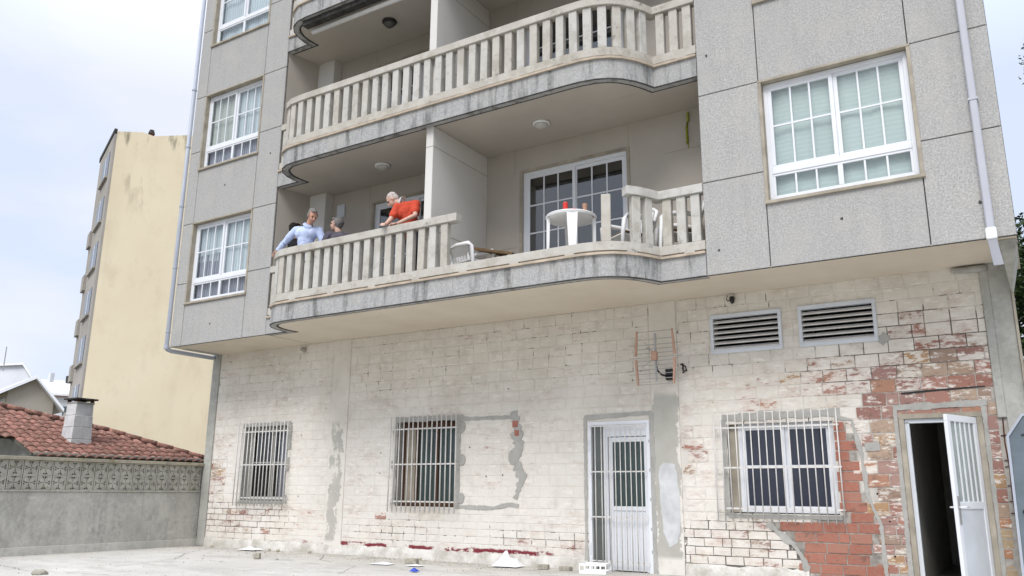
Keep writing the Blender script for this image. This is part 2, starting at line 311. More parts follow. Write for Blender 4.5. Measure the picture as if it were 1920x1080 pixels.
# ------------------------------------------------------------------ mesh helpers
class MB:
    def __init__(s): s.v = []; s.f = []
    def add(s, v, f):
        o = len(s.v); s.v += [tuple(p) for p in v]; s.f += [tuple(i+o for i in q) for q in f]
    def box(s, x0, x1, y0, y1, z0, z1):
        s.add([(x0,y0,z0),(x1,y0,z0),(x1,y1,z0),(x0,y1,z0),(x0,y0,z1),(x1,y0,z1),(x1,y1,z1),(x0,y1,z1)],
              [(0,3,2,1),(4,5,6,7),(0,1,5,4),(1,2,6,5),(2,3,7,6),(3,0,4,7)]); return s
    def hexa(s, p):   # 8 corner points, bottom 4 ccw then top 4
        s.add(p, [(0,3,2,1),(4,5,6,7),(0,1,5,4),(1,2,6,5),(2,3,7,6),(3,0,4,7)]); return s
    def prism(s, poly, z0, z1):   # poly ccw in xy
        n = len(poly); v = [(x,y,z0) for x,y in poly] + [(x,y,z1) for x,y in poly]
        s.add(v, [tuple(range(n-1,-1,-1)), tuple(range(n,2*n))] + [(i,(i+1)%n,(i+1)%n+n,i+n) for i in range(n)]); return s
    def prism_y(s, poly, y0, y1):   # poly in xz, front at y0
        n = len(poly); v = [(x,y0,z) for x,z in poly] + [(x,y1,z) for x,z in poly]
        s.add(v, [tuple(range(n)), tuple(range(2*n-1,n-1,-1))] + [(i,i+n,(i+1)%n+n,(i+1)%n) for i in range(n)]); return s
    def tube(s, pts, r, n=8, cap=True):
        pts = [Vector(p) for p in pts]; rs = r if isinstance(r, (list, tuple)) else [r]*len(pts)
        rings = []; up = Vector((0,0,1))
        for i, p in enumerate(pts):
            d = (pts[min(i+1,len(pts)-1)] - pts[max(i-1,0)]).normalized()
            a = d.cross(up if abs(d.z) < 0.95 else Vector((1,0,0))).normalized(); b = d.cross(a)
            rings.append([p + rs[i]*(math.cos(2*math.pi*k/n+.3)*a + math.sin(2*math.pi*k/n+.3)*b) for k in range(n)])
        f = []
        for i in range(len(pts)-1):
            for k in range(n): f.append((i*n+k, i*n+(k+1)%n, (i+1)*n+(k+1)%n, (i+1)*n+k))
        if cap: f += [tuple(range(n-1,-1,-1)), tuple(range((len(pts)-1)*n, len(pts)*n))]
        s.add([q for rr in rings for q in rr], f); return s
    def lathe(s, c, prof, n=16):   # prof: (r,z)
        v = []; f = []
        for r, z in prof:
            for k in range(n): v.append((c[0]+r*math.cos(2*math.pi*k/n), c[1]+r*math.sin(2*math.pi*k/n), c[2]+z))
        for i in range(len(prof)-1):
            for k in range(n): f.append((i*n+k, i*n+(k+1)%n, (i+1)*n+(k+1)%n, (i+1)*n+k))
        f += [tuple(range(n-1,-1,-1)), tuple(range((len(prof)-1)*n, len(prof)*n))]
        s.add(v, f); return s
    def mesh(s, name, mat, smooth=False, bevel=0):
        me = bpy.data.meshes.new(name); me.from_pydata(s.v, [], s.f)
        if bevel:
            bm = bmesh.new(); bm.from_mesh(me)
            bmesh.ops.bevel(bm, geom=bm.edges[:], offset=bevel, segments=1, affect='EDGES', clamp_overlap=True); bm.to_mesh(me); bm.free()
        me.materials.append(mat); me.update()
        if smooth:
            for p in me.polygons: p.use_smooth = True
        return me
    def build(s, name, mat, parent=None, smooth=False, bevel=0, loc=None):
        return put(name, s.mesh(name, mat, smooth, bevel), parent, loc)
def put(name, me, parent=None, loc=None):
    o = bpy.data.objects.new(name, me); COL.objects.link(o)
    if parent is not None: o.parent = parent
    if loc is not None: o.location = loc
    return o
def tag(o, label=None, cat=None, group=None, kind=None):
    if label: o['label'] = label
    if cat: o['category'] = cat
    if group: o['group'] = group
    if kind: o['kind'] = kind
    return o
def thing(name, label, cat, loc=(0,0,0), rz=0, group=None):
    o = bpy.data.objects.new(name, None); COL.objects.link(o); o.location = loc; o.rotation_euler = (0,0,rz)
    o.empty_display_size = 0.2
    return tag(o, label, cat, group)
def kids(o): return [c for c in COL.objects if c.parent == o]
def copy_tree(o, parent=None, loc=None, rz=None):
    c = o.copy(); COL.objects.link(c); c.parent = parent
    if loc is not None: c.location = loc
    if rz is not None: c.rotation_euler = (0,0,rz)
    for ch in kids(o): copy_tree(ch, c)
    return c
def rough_poly(pts, amp=0.015, step=0.04, seed=0):
    rr = random.Random(seed); out_ = []
    for i, p in enumerate(pts):
        q = pts[(i+1) % len(pts)]; L = math.hypot(q[0]-p[0], q[1]-p[1]); n = max(1, int(L/step))
        for k in range(n):
            t = k/n; out_.append((p[0]+(q[0]-p[0])*t + rr.uniform(-amp, amp), p[1]+(q[1]-p[1])*t + rr.uniform(-amp, amp)))
    return out_
G = -0.47          # ground level
ZB, H = 3.30, 2.80 # underside of first balcony, storey height
YW = 1.15          # face of the brick wall

# ------------------------------------------------------------------ ground
tag(MB().add([(-500,-500,G-0.02),(500,-500,G-0.02),(500,500,G-0.02),(-500,500,G-0.02)], [(0,1,2,3)]) or
    (lambda m: (m.add([(-500,-500,G-0.02),(500,-500,G-0.02),(500,500,G-0.02),(-500,500,G-0.02)], [(0,1,2,3)]), m)[1])(MB()).build('ground', M['earth']), kind='structure')
g = MB(); nx, ny = 84, 60; vs = []
for j in range(ny+1):
    for i in range(nx+1):
        x = -0.12 + i*(22.0/nx); y = -14 + j*(15.3/ny)
        vs.append((x, y, G + 0.012*noise.noise(Vector((x*0.6, y*0.6, 0))) + 0.004*noise.noise(Vector((x*3, y*3, 0)))))
g.add(vs, [(j*(nx+1)+i, j*(nx+1)+i+1, (j+1)*(nx+1)+i+1, (j+1)*(nx+1)+i) for j in range(ny) for i in range(nx)])
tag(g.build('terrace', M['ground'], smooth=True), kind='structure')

# ------------------------------------------------------------------ apartment building
B = thing('apartment_building', 'grey granite-chip apartment block with curved balconies above a whitewashed brick ground floor', 'building')
XL, XR = 0.0, 14.28
xrl, xrr = 2.711, 10.874
W1 = (0.331, 2.081); W2 = (11.682, 13.454)
ZS, ZM, ZT = 4.145, 4.557, 5.80
NF = 3; ZTOP = ZB + NF*H + 0.35
GAP = 0.006
def panel(x0, x1, z0, z1):
    m = MB().box(x0+GAP, x1-GAP, 0.0, 0.04, z0+GAP, z1-GAP); m.build('facade_panel', M['granite'], B, bevel=0.004)
joints = MB()
for (a, b, w0, w1) in ((XL, xrl, W1[0], W1[1]), (xrr, XR, W2[0], W2[1])):
    for k in range(NF):
        o = k*H
        zlo = ZB if k == 0 else ZT + (k-1)*H
        for (c, d) in ((a, w0), (w1, b)):
            panel(c, d, zlo, ZM+o); panel(c, d, ZM+o, ZT+o)
        panel(w0, w1, zlo, ZS+o)
        # wall core round the window opening
        joints.box(a+.002, w0, 0.03, 0.28, ZB+o+.021, ZB+o+H+.02); joints.box(w1, b-.002, 0.03, 0.28, ZB+o+.021, ZB+o+H+.02)
        joints.box(w0, w1, 0.03, 0.28, ZB+o+.021, ZS+o); joints.box(w0, w1, 0.03, 0.28, ZT+o, ZB+o+H+.02)
    panel(a, b, ZT+(NF-1)*H, ZTOP)
    joints.box(a+.002, b-.002, 0.03, 0.28, ZB+NF*H+.021, ZTOP-0.01); joints.build('wall_core', M['joint'], B); joints = MB()
MB().box(XL+.003, XL+.2, 0.285, 9.0, ZB, ZTOP-.01).build('side_wall', M['granite'], B)
MB().hexa([(XR-.2,.285,ZB),(XR-.003,.285,ZB),(13.4,9,ZB),(13.2,9,ZB),(XR-.2,.285,ZTOP-.01),(XR-.003,.285,ZTOP-.01),(13.4,9,ZTOP-.01),(13.2,9,ZTOP-.01)]).build('side_wall', M['granite'], B)
MB().box(XL, 13.4, 9.0, 9.2, G, ZTOP-.01).build('rear_wall', M['granite'], B)
MB().hexa([(13.9,1.5,G),(14.13,1.5,G),(13.4,9,G),(13.2,9,G),(13.9,1.5,ZB),(14.13,1.5,ZB),(13.4,9,ZB),(13.2,9,ZB)]).build('side_wall', M['column'], B)
MB().hexa([(XL-.02,-.02,ZTOP),(XR+.02,-.02,ZTOP),(13.42,9.25,ZTOP),(XL-.02,9.25,ZTOP),(XL-.02,-.02,ZTOP+.15),(XR+.02,-.02,ZTOP+.15),(13.42,9.25,ZTOP+.15),(XL-.02,9.25,ZTOP+.15)]).build('roof', M['cement'], B)

# small spall marks in the panels
for (x, z) in ((12.55, 7.0), (12.55, 3.78), (11.05, 3.62), (13.98, 3.72), (11.02, 6.37), (1.15, 3.66), (1.2, 6.45), (2.45, 6.85)):
    n = 7; poly = [(x+random.uniform(.012,.022)*math.cos(a*6.283/n), z+random.uniform(.012,.026)*math.sin(a*6.283/n)) for a in range(n)]
    MB().prism_y(poly, -0.004, 0.003).build('spall_mark', M['joint'], B)

# ---- windows
def window(x0, x1, z0, z1, parent, yf, covers, sash_cols=3, transom=0.40, name='window', glass=None, mid=0.52, frame=M['white'], cw=0.05):
    """covers: list of (fraction0, fraction1, material, z from) curtains behind; two sashes + bottom lights"""
    fr = MB(); t = 0.05; yb = yf+0.06
    fr.box(x0, x1, yf, yb, z1-t, z1); fr.box(x0, x1, yf, yb, z0, z0+t)
    fr.box(x0, x0+t, yf, yb, z0+t, z1-t); fr.box(x1-t, x1, yf, yb, z0+t, z1-t)
    zt = z0 + transom
    if transom: fr.box(x0+t, x1-t, yf-.004, yb, zt-0.03, zt+0.035)
    w = put(name, fr.mesh(name, frame, bevel=0.004), parent)
    xm = (x0+x1)/2
    rows = [(zt+0.035, z1-t, True)] + ([(z0+t, zt-0.03, False)] if transom else [])
    for (a, b, main) in rows:
        for s, (c, d) in enumerate(((x0+t, xm), (xm, x1-t))):
            e = cw if main else 0.03; yy = yf+0.005+(0.022*s if main else 0); y2 = yy+0.035
            sm = MB(); sm.box(c, d, yy, y2, b-e, b); sm.box(c, d, yy, y2, a, a+e)
            sm.box(c, c+e, yy, y2, a+e, b-e); sm.box(d-e, d, yy, y2, a+e, b-e)
            sm.build('sash' if main else 'bottom_light', frame, w, bevel=0.003)
            ix0, ix1, iz0, iz1 = c+e, d-e, a+e, b-e; bw = 0.011
            nx_ = sash_cols; zs = [iz0, iz0+(iz1-iz0)*mid, iz1] if main else [iz0, iz1]
            for i in range(1, nx_):
                xx = ix0+(ix1-ix0)*i/nx_; MB().box(xx-bw, xx+bw, yy+.006, yy+.024, iz0, iz1).build('glazing_bar', frame, w)
            for zz in zs[1:-1]: MB().box(ix0, ix1, yy+.004, yy+.022, zz-bw, zz+bw).build('glazing_bar', frame, w)
            for i in range(nx_):
                for j in range(len(zs)-1):
                    MB().box(ix0+(ix1-ix0)*i/nx_, ix0+(ix1-ix0)*(i+1)/nx_, yy+.0135, yy+.0165, zs[j], zs[j+1]).build('pane', glass or M['glass'], w)
    for (f0, f1, m, g0, g1) in covers:
        xa, xb = x0+(x1-x0)*f0, x0+(x1-x0)*f1; za, zb = z0+(z1-z0)*g0, z0+(z1-z0)*g1; mm = MB(); n = 14
        vv = []
        for i in range(n+1):
            xx = xa+(xb-xa)*i/n; yy = yf+0.09+0.010*math.sin(i*2.1)
            vv += [(xx, yy, za), (xx, yy, zb)]
        mm.add(vv, [(2*i, 2*i+2, 2*i+3, 2*i+1) for i in range(n)]); mm.build('blind' if 'shutter' in m.name else 'curtain', m, w)
    return w
def reveal(x0, x1, z0, z1, parent):
    # thin raised trim round the opening and the sill
    t = 0.035
    m = MB(); m.box(x0-.004, x1+.02, -0.018, 0.1, z1-t*.7, z1+.002).box(x0-.004, x0+t, -0.012, 0.1, z0, z1-t*.7).box(x1-t*.6, x1+.02, -0.012, 0.1, z0, z1-t*.7)
    m.build('window_surround', M['sill'], parent)
    MB().box(x0-.01, x1+.03, -0.035, 0.12, z0-.03, z0+.012).build('window_sill', M['sill'], parent, bevel=0.004)
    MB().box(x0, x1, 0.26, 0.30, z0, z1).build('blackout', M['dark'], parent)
cov = {0: [(0, .28, M['curtainl'], .52, 1), (0.0, .5, M['curtain'], 0, .6), (0.28, .5, M['curtainl'], .5, 1), (.5, 1, M['curtainl'], 0.25, 1), (.5, 1, M['curtain'], 0, .27)],
       1: [(0, .5, M['shutterc'], .26, 1), (.5, 1, M['curtainl'], 0.26, 1), (0, 1, M['curtain'], 0, .26)],
       2: [(0, 1, M['curtainl'], .1, 1)]}
for k in range(NF):
    o = k*H
    reveal(W1[0], W1[1], ZS+o, ZT+o, B)
    window(W1[0]+.035, W1[1]-.03, ZS+.012+o, ZT-.03+o, B, 0.08, cov[k], sash_cols=3 if k < 2 else 1, transom=0.42)
    reveal(W2[0], W2[1], ZS+o, ZT+o, B)
    window(W2[0]+.035, W2[1]-.03, ZS+.012+o, ZT-.03+o, B, 0.08, [(0, 1, M['shutter'], 0, 1)], transom=0.40)

# ---- balconies
PATH = [(2.715, 0.0), (3.27, 0.0)] + [(3.265,-.10), (3.29,-.28), (3.37,-.46), (3.50,-.60), (3.70,-.685), (3.95,-.705)]
PATH += [(4.6,-.705), (5.4,-.705), (6.2,-.705), (7.0,-.705), (7.8,-.705), (8.6,-.70), (9.2,-.695), (9.45,-.685), (9.66,-.645), (9.84,-.57), (9.98,-.46), (10.10,-.31), (10.19,-.15), (10.255,0.0)]
PATH += [(10.872, 0.0)]
def off_path(P, d):   # outward (towards -y / away from recess) offset by d
    outp = []
    for i, p in enumerate(P):
        def nrm(a, b):
            dx, dy = b[0]-a[0], b[1]-a[1]; L = math.hypot(dx, dy); return (dy/L, -dx/L)
        n1 = nrm(P[i-1], p) if i else nrm(p, P[1]); n2 = nrm(p, P[i+1]) if i < len(P)-1 else n1
        nx_, ny_ = n1[0]+n2[0], n1[1]+n2[1]; L = math.hypot(nx_, ny_); nx_, ny_ = nx_/L, ny_/L
        c = max(0.55, nx_*n1[0]+ny_*n1[1]); outp.append((p[0]+nx_*d/c, p[1]+ny_*d/c))
    return outp
def strip(P, d_in, d_out, z0, z1, mb=None):
    A, C_ = off_path(P, d_in), off_path(P, d_out); mb = mb or MB(); n = len(P)
    v = [(x,y,z0) for x,y in A]+[(x,y,z0) for x,y in C_]+[(x,y,z1) for x,y in A]+[(x,y,z1) for x,y in C_]; f = []
    for i in range(n-1):
        f += [(i, i+1, n+i+1, n+i), (2*n+i, 3*n+i, 3*n+i+1, 2*n+i+1), (n+i, n+i+1, 3*n+i+1, 3*n+i), (i, 2*n+i, 2*n+i+1, i+1)]
    f += [(0, n, 3*n, 2*n), (n-1, 3*n-1, 4*n-1, 2*n-1)]
    mb.add(v, f); return mb
cum = [0]
for i in range(1, len(PATH)): cum.append(cum[-1] + math.hypot(PATH[i][0]-PATH[i-1][0], PATH[i][1]-PATH[i-1][1]))
def at(s):
    for i in range(1, len(PATH)):
        if s <= cum[i] or i == len(PATH)-1:
            t = (s-cum[i-1])/(cum[i]-cum[i-1]); a, b = PATH[i-1], PATH[i]
            return (a[0]+(b[0]-a[0])*t, a[1]+(b[1]-a[1])*t), math.atan2(b[1]-a[1], b[0]-a[0])
def sub_path(s0, s1):
    return [at(s0)[0]] + [PATH[i] for i in range(len(PATH)) if s0+.02 < cum[i] < s1-.02] + [at(s1)[0]]
def s_of_x(x):
    for i in range(1, len(PATH)):
        if PATH[i-1][0] <= x <= PATH[i][0] and i > 5: return cum[i-1] + (x-PATH[i-1][0])/(PATH[i][0]-PATH[i-1][0])*(cum[i]-cum[i-1])
bal_me = MB().box(-0.062, 0.062, -0.045, 0.045, 0, 0.655).mesh('baluster', M['rail'], bevel=0.006)
SPL = []   # baluster positions along the path
s = 0.09
SEG_L = cum[1]; S_A = s_of_x(3.94)-0; 
STOT = cum[-1]
pos = [x for x in [0.10, 0.32, 0.50]]
xs_straight = [4.16+0.2157*i for i in range(-1, 26)]
sl = [s_of_x(x) for x in xs_straight if 3.9 < x < 9.35]
s_first = sl[0]; s_last = sl[-1]
left_c = [s_first - 0.2*i for i in range(1, 5)]
s_k = cum[PATH.index((10.255, 0.0))]
right_c = [s_last + 0.2157*i for i in range(1, 20) if s_last + 0.2157*i < s_k-0.05]
right_s = [s_k+0.10, s_k+0.30, s_k+0.50]
SPL = sorted(pos + left_c + sl + right_c + right_s)
for k in range(NF+1):
    o = ZB + k*H
    bal = strip(PATH, 0.0, 0.0001, 0, 0) and None
    slab_in = [(10.872, 1.6), (2.715, 1.6)] if k < NF else [(10.872, 1.6), (2.715, 1.6)]
    poly = off_path(PATH, -0.03) + slab_in
    sl_m = MB().prism(poly, o+.012, o+.28); SLB = sl_m.build('balcony_slab', M['soffit'] if k == 0 else M['recess'], B)
    strip(PATH, -0.10, 0.0, o, o+.30).build('balcony_band', M['band'], SLB)
    strip(PATH, -0.135, -0.101, o+.004, o+.03).build('drip_edge', M['mould'], SLB)
    strip(PATH, -0.008, 0.004, o-.006, o+.012).build('mould_line', M['mould'], SLB)
    if k == NF: continue
    strip(PATH, -0.14, 0.032, o+.302, o+.335).build('edge_trim', M['trim'], SLB)
    MB().prism(off_path(PATH, -0.141)+slab_in, o+.281, o+.31).build('balcony_floor', M['cement'], SLB)
    # feet, lower rail
    RL = tag(put('railing', strip(PATH, -0.12, -0.005, o+.362, o+.485).mesh('railing', M['rail'], bevel=0.004), B), 'cream concrete railing with the top rail and balusters missing in the middle' if k == 0 else None)
    st = 0.12
    while st < STOT:
        (px, py), a = at(st); f = put('rail_foot', MB().box(-.07, .07, -.055, .055, 0, .034).mesh('rail_foot', M['rail']), RL, (px+.06*math.sin(-a)*1, py+.06*math.cos(a), o+.333)); f.rotation_euler.z = a; st += 0.86
    if k == 0:
        s_gap0 = s_of_x(7.41); s_gap1 = s_of_x(9.99)
        segs = [sub_path(0.0, s_gap0), sub_path(s_gap1, STOT)]
        keep = [q for q in SPL if q < s_gap0-0.05 or q > s_gap1-0.03 or abs(q-min(SPL, key=lambda z: abs(z-s_of_x(9.84)))) < 1e-6]
    else:
        segs = [PATH]; keep = SPL
    for sg in segs:
        tr = strip(sg, -0.135, 0.012, o+1.142, o+1.262); put('top_rail', tr.mesh('top_rail', M['rail'], bevel=0.006), RL)
    for q in keep:
        (px, py), a = at(q)
        b_ = put('baluster', bal_me, RL, (px-0.06*math.sin(a), py+0.06*math.cos(a), o+.486)); b_.rotation_euler = (random.uniform(-.006,.006), random.uniform(-.006,.006), a)

# soffit under the overhanging facade
for (a, b) in ((XL+.01, xrl), (xrr, XR-.01)):
    MB().box(a, b, 0.012, 1.6, ZB+.003, ZB+.02).build('soffit', M['soffit'], B)
MB().box(XL+.01, 13.2, 1.61, 8.99, ZB+.022, ZB+.28).build('floor_slab', M['cement'], B)
MB().box(XL, xrl, -0.006, 0.008, ZB-.004, ZB+.002).build('drip_edge', M['mould'], B); MB().box(xrr, XR, -0.006, 0.008, ZB-.004, ZB+.002).build('drip_edge', M['mould'], B)

# recess walls per storey
YB = 0.90; XD0, XD1 = 6.71, 6.85; YD = -0.60
DR = (7.55, 9.41); DL = (4.33, 6.35)
for k in range(NF):
    z0, z1 = ZB+k*H+.311, ZB+(k+1)*H+.011
    top = ZB+k*H+2.40
    bw = MB()
    for (a, b) in ((2.75, DL[0]), (DL[1], DR[0]), (DR[1], 10.868)): bw.box(a, b, YB, YB+.2, z0, z1)
    bw.box(DL[0], DL[1], YB, YB+.2, top+.05, z1); bw.box(DR[0], DR[1], YB, YB+.2, top, z1)
    bw.build('balcony_rear_wall', M['recess'], B)
    gv = MB()
    for (a, b, c, d) in ((9.44, 9.446, top, z1), (7.40, 7.406, top-.02, z1), (4.22, 4.226, top, z1), (10.0, 10.9, z1-.62, z1-.614)):
        MB().box(a, b+.004, YB-.003, YB-.001, c, d).build('wall_joint', M['sill'], B)
    MB().hexa([(2.60,.041,z0),(2.713,.041,z0),(2.862,.70,z0),(2.60,1.1,z0),(2.60,.041,z1),(2.713,.041,z1),(2.862,.70,z1),(2.60,1.1,z1)]).build('balcony_side_wall', M['recess'], B)
    MB().box(2.861, 3.28, 0.70, YB-.001, z0, z1).build('corner_pier', M['divider'], B)
    MB().box(10.868, 11.0, 0.041, YB+.2, z0, z1).build('balcony_side_wall', M['recess'], B)
    MB().box(XD0, XD1, YD, YB-.001, z0, z1).build('divider_wall', M['divider'], B, bevel=0.006)
    for q in ((XD1, XD1+.003, YD+.01, YB-.002, z0+.82, z0+.832), (XD1+.003, DR[0]-.08, YB-.003, YB-.0005, z0+.82, z0+.832), (XD0, XD1, YD-.002, YD, z1-.34, z1-.33), (XD1, XD1+.003, YD+.01, YB-.002, z1-.34, z1-.33)):
        MB().box(*q).build('wall_joint', M['sill'], B)
    # room behind
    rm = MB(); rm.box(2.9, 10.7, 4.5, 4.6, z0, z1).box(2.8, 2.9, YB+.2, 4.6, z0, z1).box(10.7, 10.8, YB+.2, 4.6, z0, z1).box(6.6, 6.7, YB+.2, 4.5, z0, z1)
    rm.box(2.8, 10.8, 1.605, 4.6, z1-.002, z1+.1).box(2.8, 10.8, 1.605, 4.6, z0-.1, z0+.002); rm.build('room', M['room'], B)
    # patio doors
    for (a, b, tp, nc) in ((DR[0], DR[1], top, 3), (DL[0], DL[1], top+.05, 3)):
        MB().box(a-.05, a-.0, YB-.012, YB, z0, tp+.04).box(b, b+.05, YB-.012, YB, z0, tp+.04).box(a, b, YB-.012, YB, tp, tp+.04).build('door_surround', M['sill'], B)
        fr = MB(); t = .06; y0 = YB+.04; y1 = YB+.11
        fr.box(a, b, y0, y1, tp-t, tp); fr.box(a, b, y0, y1, z0, z0+t); fr.box(a, a+t, y0, y1, z0+t, tp-t); fr.box(b-t, b, y0, y1, z0+t, tp-t)
        pd = put('patio_door', fr.mesh('patio_door', M['white'], bevel=.004), B); xm = (a+b)/2
        for s_, (c, d) in enumerate(((a+t, xm+.02), (xm-.02, b-t))):
            yy = y0+.006+.028*s_; e = .055; zz0, zz1 = z0+t, tp-t
            sm = MB().box(c, d, yy, yy+.03, zz1-e, zz1).box(c, d, yy, yy+.03, zz0, zz0+e).box(c, c+e, yy, yy+.03, zz0+e, zz1-e).box(d-e, d, yy, yy+.03, zz0+e, zz1-e)
            sm.build('sash', M['white'], pd, bevel=.003)
            zr = [zz0+e]; q = zz1-e
            rows = []
            while q > zz0+e+.2: rows.append(q); q -= 0.47
            zr += rows[::-1]; xr_ = [c+e+(d-c-2*e)*i/nc for i in range(nc+1)]
            for xx in xr_[1:-1]: MB().box(xx-.011, xx+.011, yy+.004, yy+.024, zz0+e, zz1-e).build('glazing_bar', M['white'], pd)
            for zz in zr[1:-1]: MB().box(c+e, d-e, yy+.003, yy+.022, zz-.011, zz+.011).build('glazing_bar', M['white'], pd)
            for i in range(nc):
                for j in range(len(zr)-1): MB().box(xr_[i], xr_[i+1], yy+.012, yy+.016, zr[j], zr[j+1]).build('pane', M['glass2'], pd)
        if k == 1 or a == DL[0]:
            mm = MB(); vv = []; n = 30
            for i in range(n+1):
                xx = a+.08+(b-a-.16)*i/n*(0.98 if k else 0.55); vv += [(xx, YB+.2+.02*math.sin(i*1.9), z0+.1), (xx, YB+.2+.02*math.sin(i*1.9), tp-.1)]
            mm.add(vv, [(2*i, 2*i+2, 2*i+3, 2*i+1) for i in range(n)]); mm.build('curtain', M['curtainl'], pd)
    # ceiling lamps
    for (x, y, kk) in ((8.33, 0.17, 0), (5.12, 0.20, 0)):
        z = z1-.001; dark = (k == 1 and x < 6)
        lm = put('ceiling_lamp', MB().lathe((x, y, z), [(.0, -.001), (.13, -.001), (.135, -.03), (.11, -.035), (.0, -.036)][::-1], 20).mesh('ceiling_lamp', M['blackm'] if dark else M['plasticw'], True), B)
        MB().lathe((x, y, z), [(.0, -.12 if dark else -.09), (.06, -.115 if dark else -.085), (.10, -.075 if dark else -.06), (.112, -.034)], 20).build('lamp_shade', M['lampd'] if dark else M['lampw'], lm, smooth=True)
tag(MB().box(3.42, 3.62, YB-.03, YB-.001, 5.62, 5.88).build('meter_cover', M['alu'], B, bevel=.006))
# awning box under the third balcony
AW = tag(MB().box(3.78, 8.5, -0.64, -0.50, ZB+2*H-.10, ZB+2*H-.002).build('awning_cassette', M['mould'], B))
MB().tube([(3.80, -.40, ZB+2*H-.105), (8.5, -.40, ZB+2*H-.105)], .048, 12).build('awning_roller', M['plasticw'], AW, smooth=True)

# ---- brick wall of the ground floor
X0W, X1W = -0.10, 14.12
OPEN = [(1.02, 2.25, 0.41, 1.80), (4.90, 6.15, 0.36, 1.76), (8.56, 9.54, -9, 1.62), (10.65, 12.02, 0.36, 1.56), (12.79, 13.68, -9, 1.56), (10.51, 11.47, 2.49, 3.02), (11.71, 12.65, 2.49, 3.02)]
PIL = [(-0.10, 0.12), (3.30, 3.74), (9.57, 10.0), (13.84, 14.14)]
REP = [(12.03, 1.50), (12.24, 1.50), (12.30, 1.10), (12.32, 0.65), (12.44, 0.25), (12.46, G), (11.62, G), (11.58, -0.20), (11.42, 0.02), (11.12, 0.26), (12.03, 0.33)]
INF = [(6.2, .40), (7.32, .44), (7.36, 1.70), (6.2, 1.74)]
def inside(p, poly):
    x, y = p; c = False
    for i in range(len(poly)):
        (x1, y1), (x2, y2) = poly[i], poly[i-1]
        if (y1 > y) != (y2 > y) and x < (x2-x1)*(y-y1)/(y2-y1)+x1: c = not c
    return c
def sm(v, a, b):
    t = max(0, min(1, (v-a)/(b-a))); return t*t*(3-2*t)
def bump2(x, z, cx, cz, rx, rz): return math.exp(-(((x-cx)/rx)**2+((z-cz)/rz)**2))
def expo(x, z):
    n = noise.noise(Vector((x*1.7, z*2.3, 3.1)))*.5 + noise.noise(Vector((x*5, z*6, 8.1)))*.25
    e = 0.0
    e = max(e, 0.90*sm(x, 12.6, 13.3)*sm(z, 2.70, 2.05)*sm(z, 1.2, 1.5))
    e = max(e, 0.92*sm(x, 12.2, 12.5)*sm(z, 2.25, 1.75), 0.6*bump2(x, z, 12.2, 2.05, .9, .3))
    e = max(e, 0.62*bump2(x, z, 12.6, 2.0, .7, .35), 0.45*bump2(x, z, 13.2, 2.6, .6, .3))
    e = max(e, 0.50*bump2(x, z, 10.15, 1.2, .25, .7), 0.42*bump2(x, z, 10.9, -.1, 1.2, .35), 0.40*bump2(x, z, 11.6, 1.85, .8, .2))
    e = max(e, 0.62*bump2(x, z, 0.25, .9, .38, .8), 0.48*bump2(x, z, 0.9, .0, 1.2, .35), 0.28*bump2(x, z, 7.9, -.12, .6, .2), 0.22*bump2(x, z, 4.6, -.1, .8, .2))
    e = max(e, 0.30*bump2(x, z, 2.9, .05, .5, .25))
    return max(0, min(1, e + n*.5*(0.15+e)*1.2))
def jdark(x, z):
    n = noise.noise(Vector((x*1.1, z*1.6, 11.3)))*.5
    j = 0.30*sm(z, 1.9, 2.4)*sm(x, 12.0, 11.0)*sm(x, 3.0, 4.2)
    j = max(j, 0.26*sm(z, 1.9, 2.4)*sm(x, 3.6, 2.6))
    j = max(j, 0.95*bump2(x, z, 0.9, .1, 1.5, .40), 0.62*bump2(x, z, 7.7, -.10, 1.3, .2), 0.95*bump2(x, z, 10.8, -.1, 1.1, .45), 0.45*bump2(x, z, 4.9, -.05, 1.3, .25))
    j = max(j, 1.0*bump2(x, z, 13.0, 2.45, 1.3, .5), 0.75*bump2(x, z, 12.3, 2.1, .9, .3))
    return max(0.04, min(1, j+n*.4*(.3+j)))
RED = [(0.30, 0.21, 0.16), (0.40, 0.24, 0.12), (0.34, 0.15, 0.11), (0.30, 0.13, 0.10), (0.40, 0.20, 0.13), (0.38, 0.27, 0.19), (0.31, 0.17, 0.15), (0.42, 0.31, 0.23), (0.37, 0.18, 0.14), (0.27, 0.13, 0.11), (0.36, 0.22, 0.19), (0.34, 0.19, 0.16)]
# core + mortar sheet with openings left out
core = MB()
xs_ = sorted({X0W, X1W} | {v for q in OPEN for v in q[:2]}); zs_ = sorted({G, ZB+.012} | {v for q in OPEN for v in q[2:] if v > -5})
for i in range(len(xs_)-1):
    for j in range(len(zs_)-1):
        cx, cz = (xs_[i]+xs_[i+1])/2, (zs_[j]+zs_[j+1])/2
        if any(a < cx < b and c < cz < d for a, b, c, d in OPEN): continue
        core.box(xs_[i], xs_[i+1], YW+.020, YW+.28, zs_[j], zs_[j+1])
BW = core.build('brick_wall', M['cement'], B)
def mgrid():
    xs = set(xs_); x = X0W
    while x < X1W: xs.add(round(x, 4)); x += 0.06
    zs = set(zs_); z = G
    while z < ZB: zs.add(round(z, 4)); z += 0.06
    return sorted(xs), sorted(zs)
gx, gz = mgrid(); v = []; f = []; ea = []; ja = []
for zz in gz:
    for xx in gx:
        v.append((xx, YW+.0028+.0062*max(0.0, min(1.0, jdark(xx, zz)*1.4))+.0015*noise.noise(Vector((xx*9, zz*9, 0))), zz))
        dr = 0.0
        if inside((xx, zz), REP): dr = 1.0
        ea.append(max(dr, min(.75, 1.1*max(0, expo(xx, zz)-.22)))); ja.append(jdark(xx, zz))
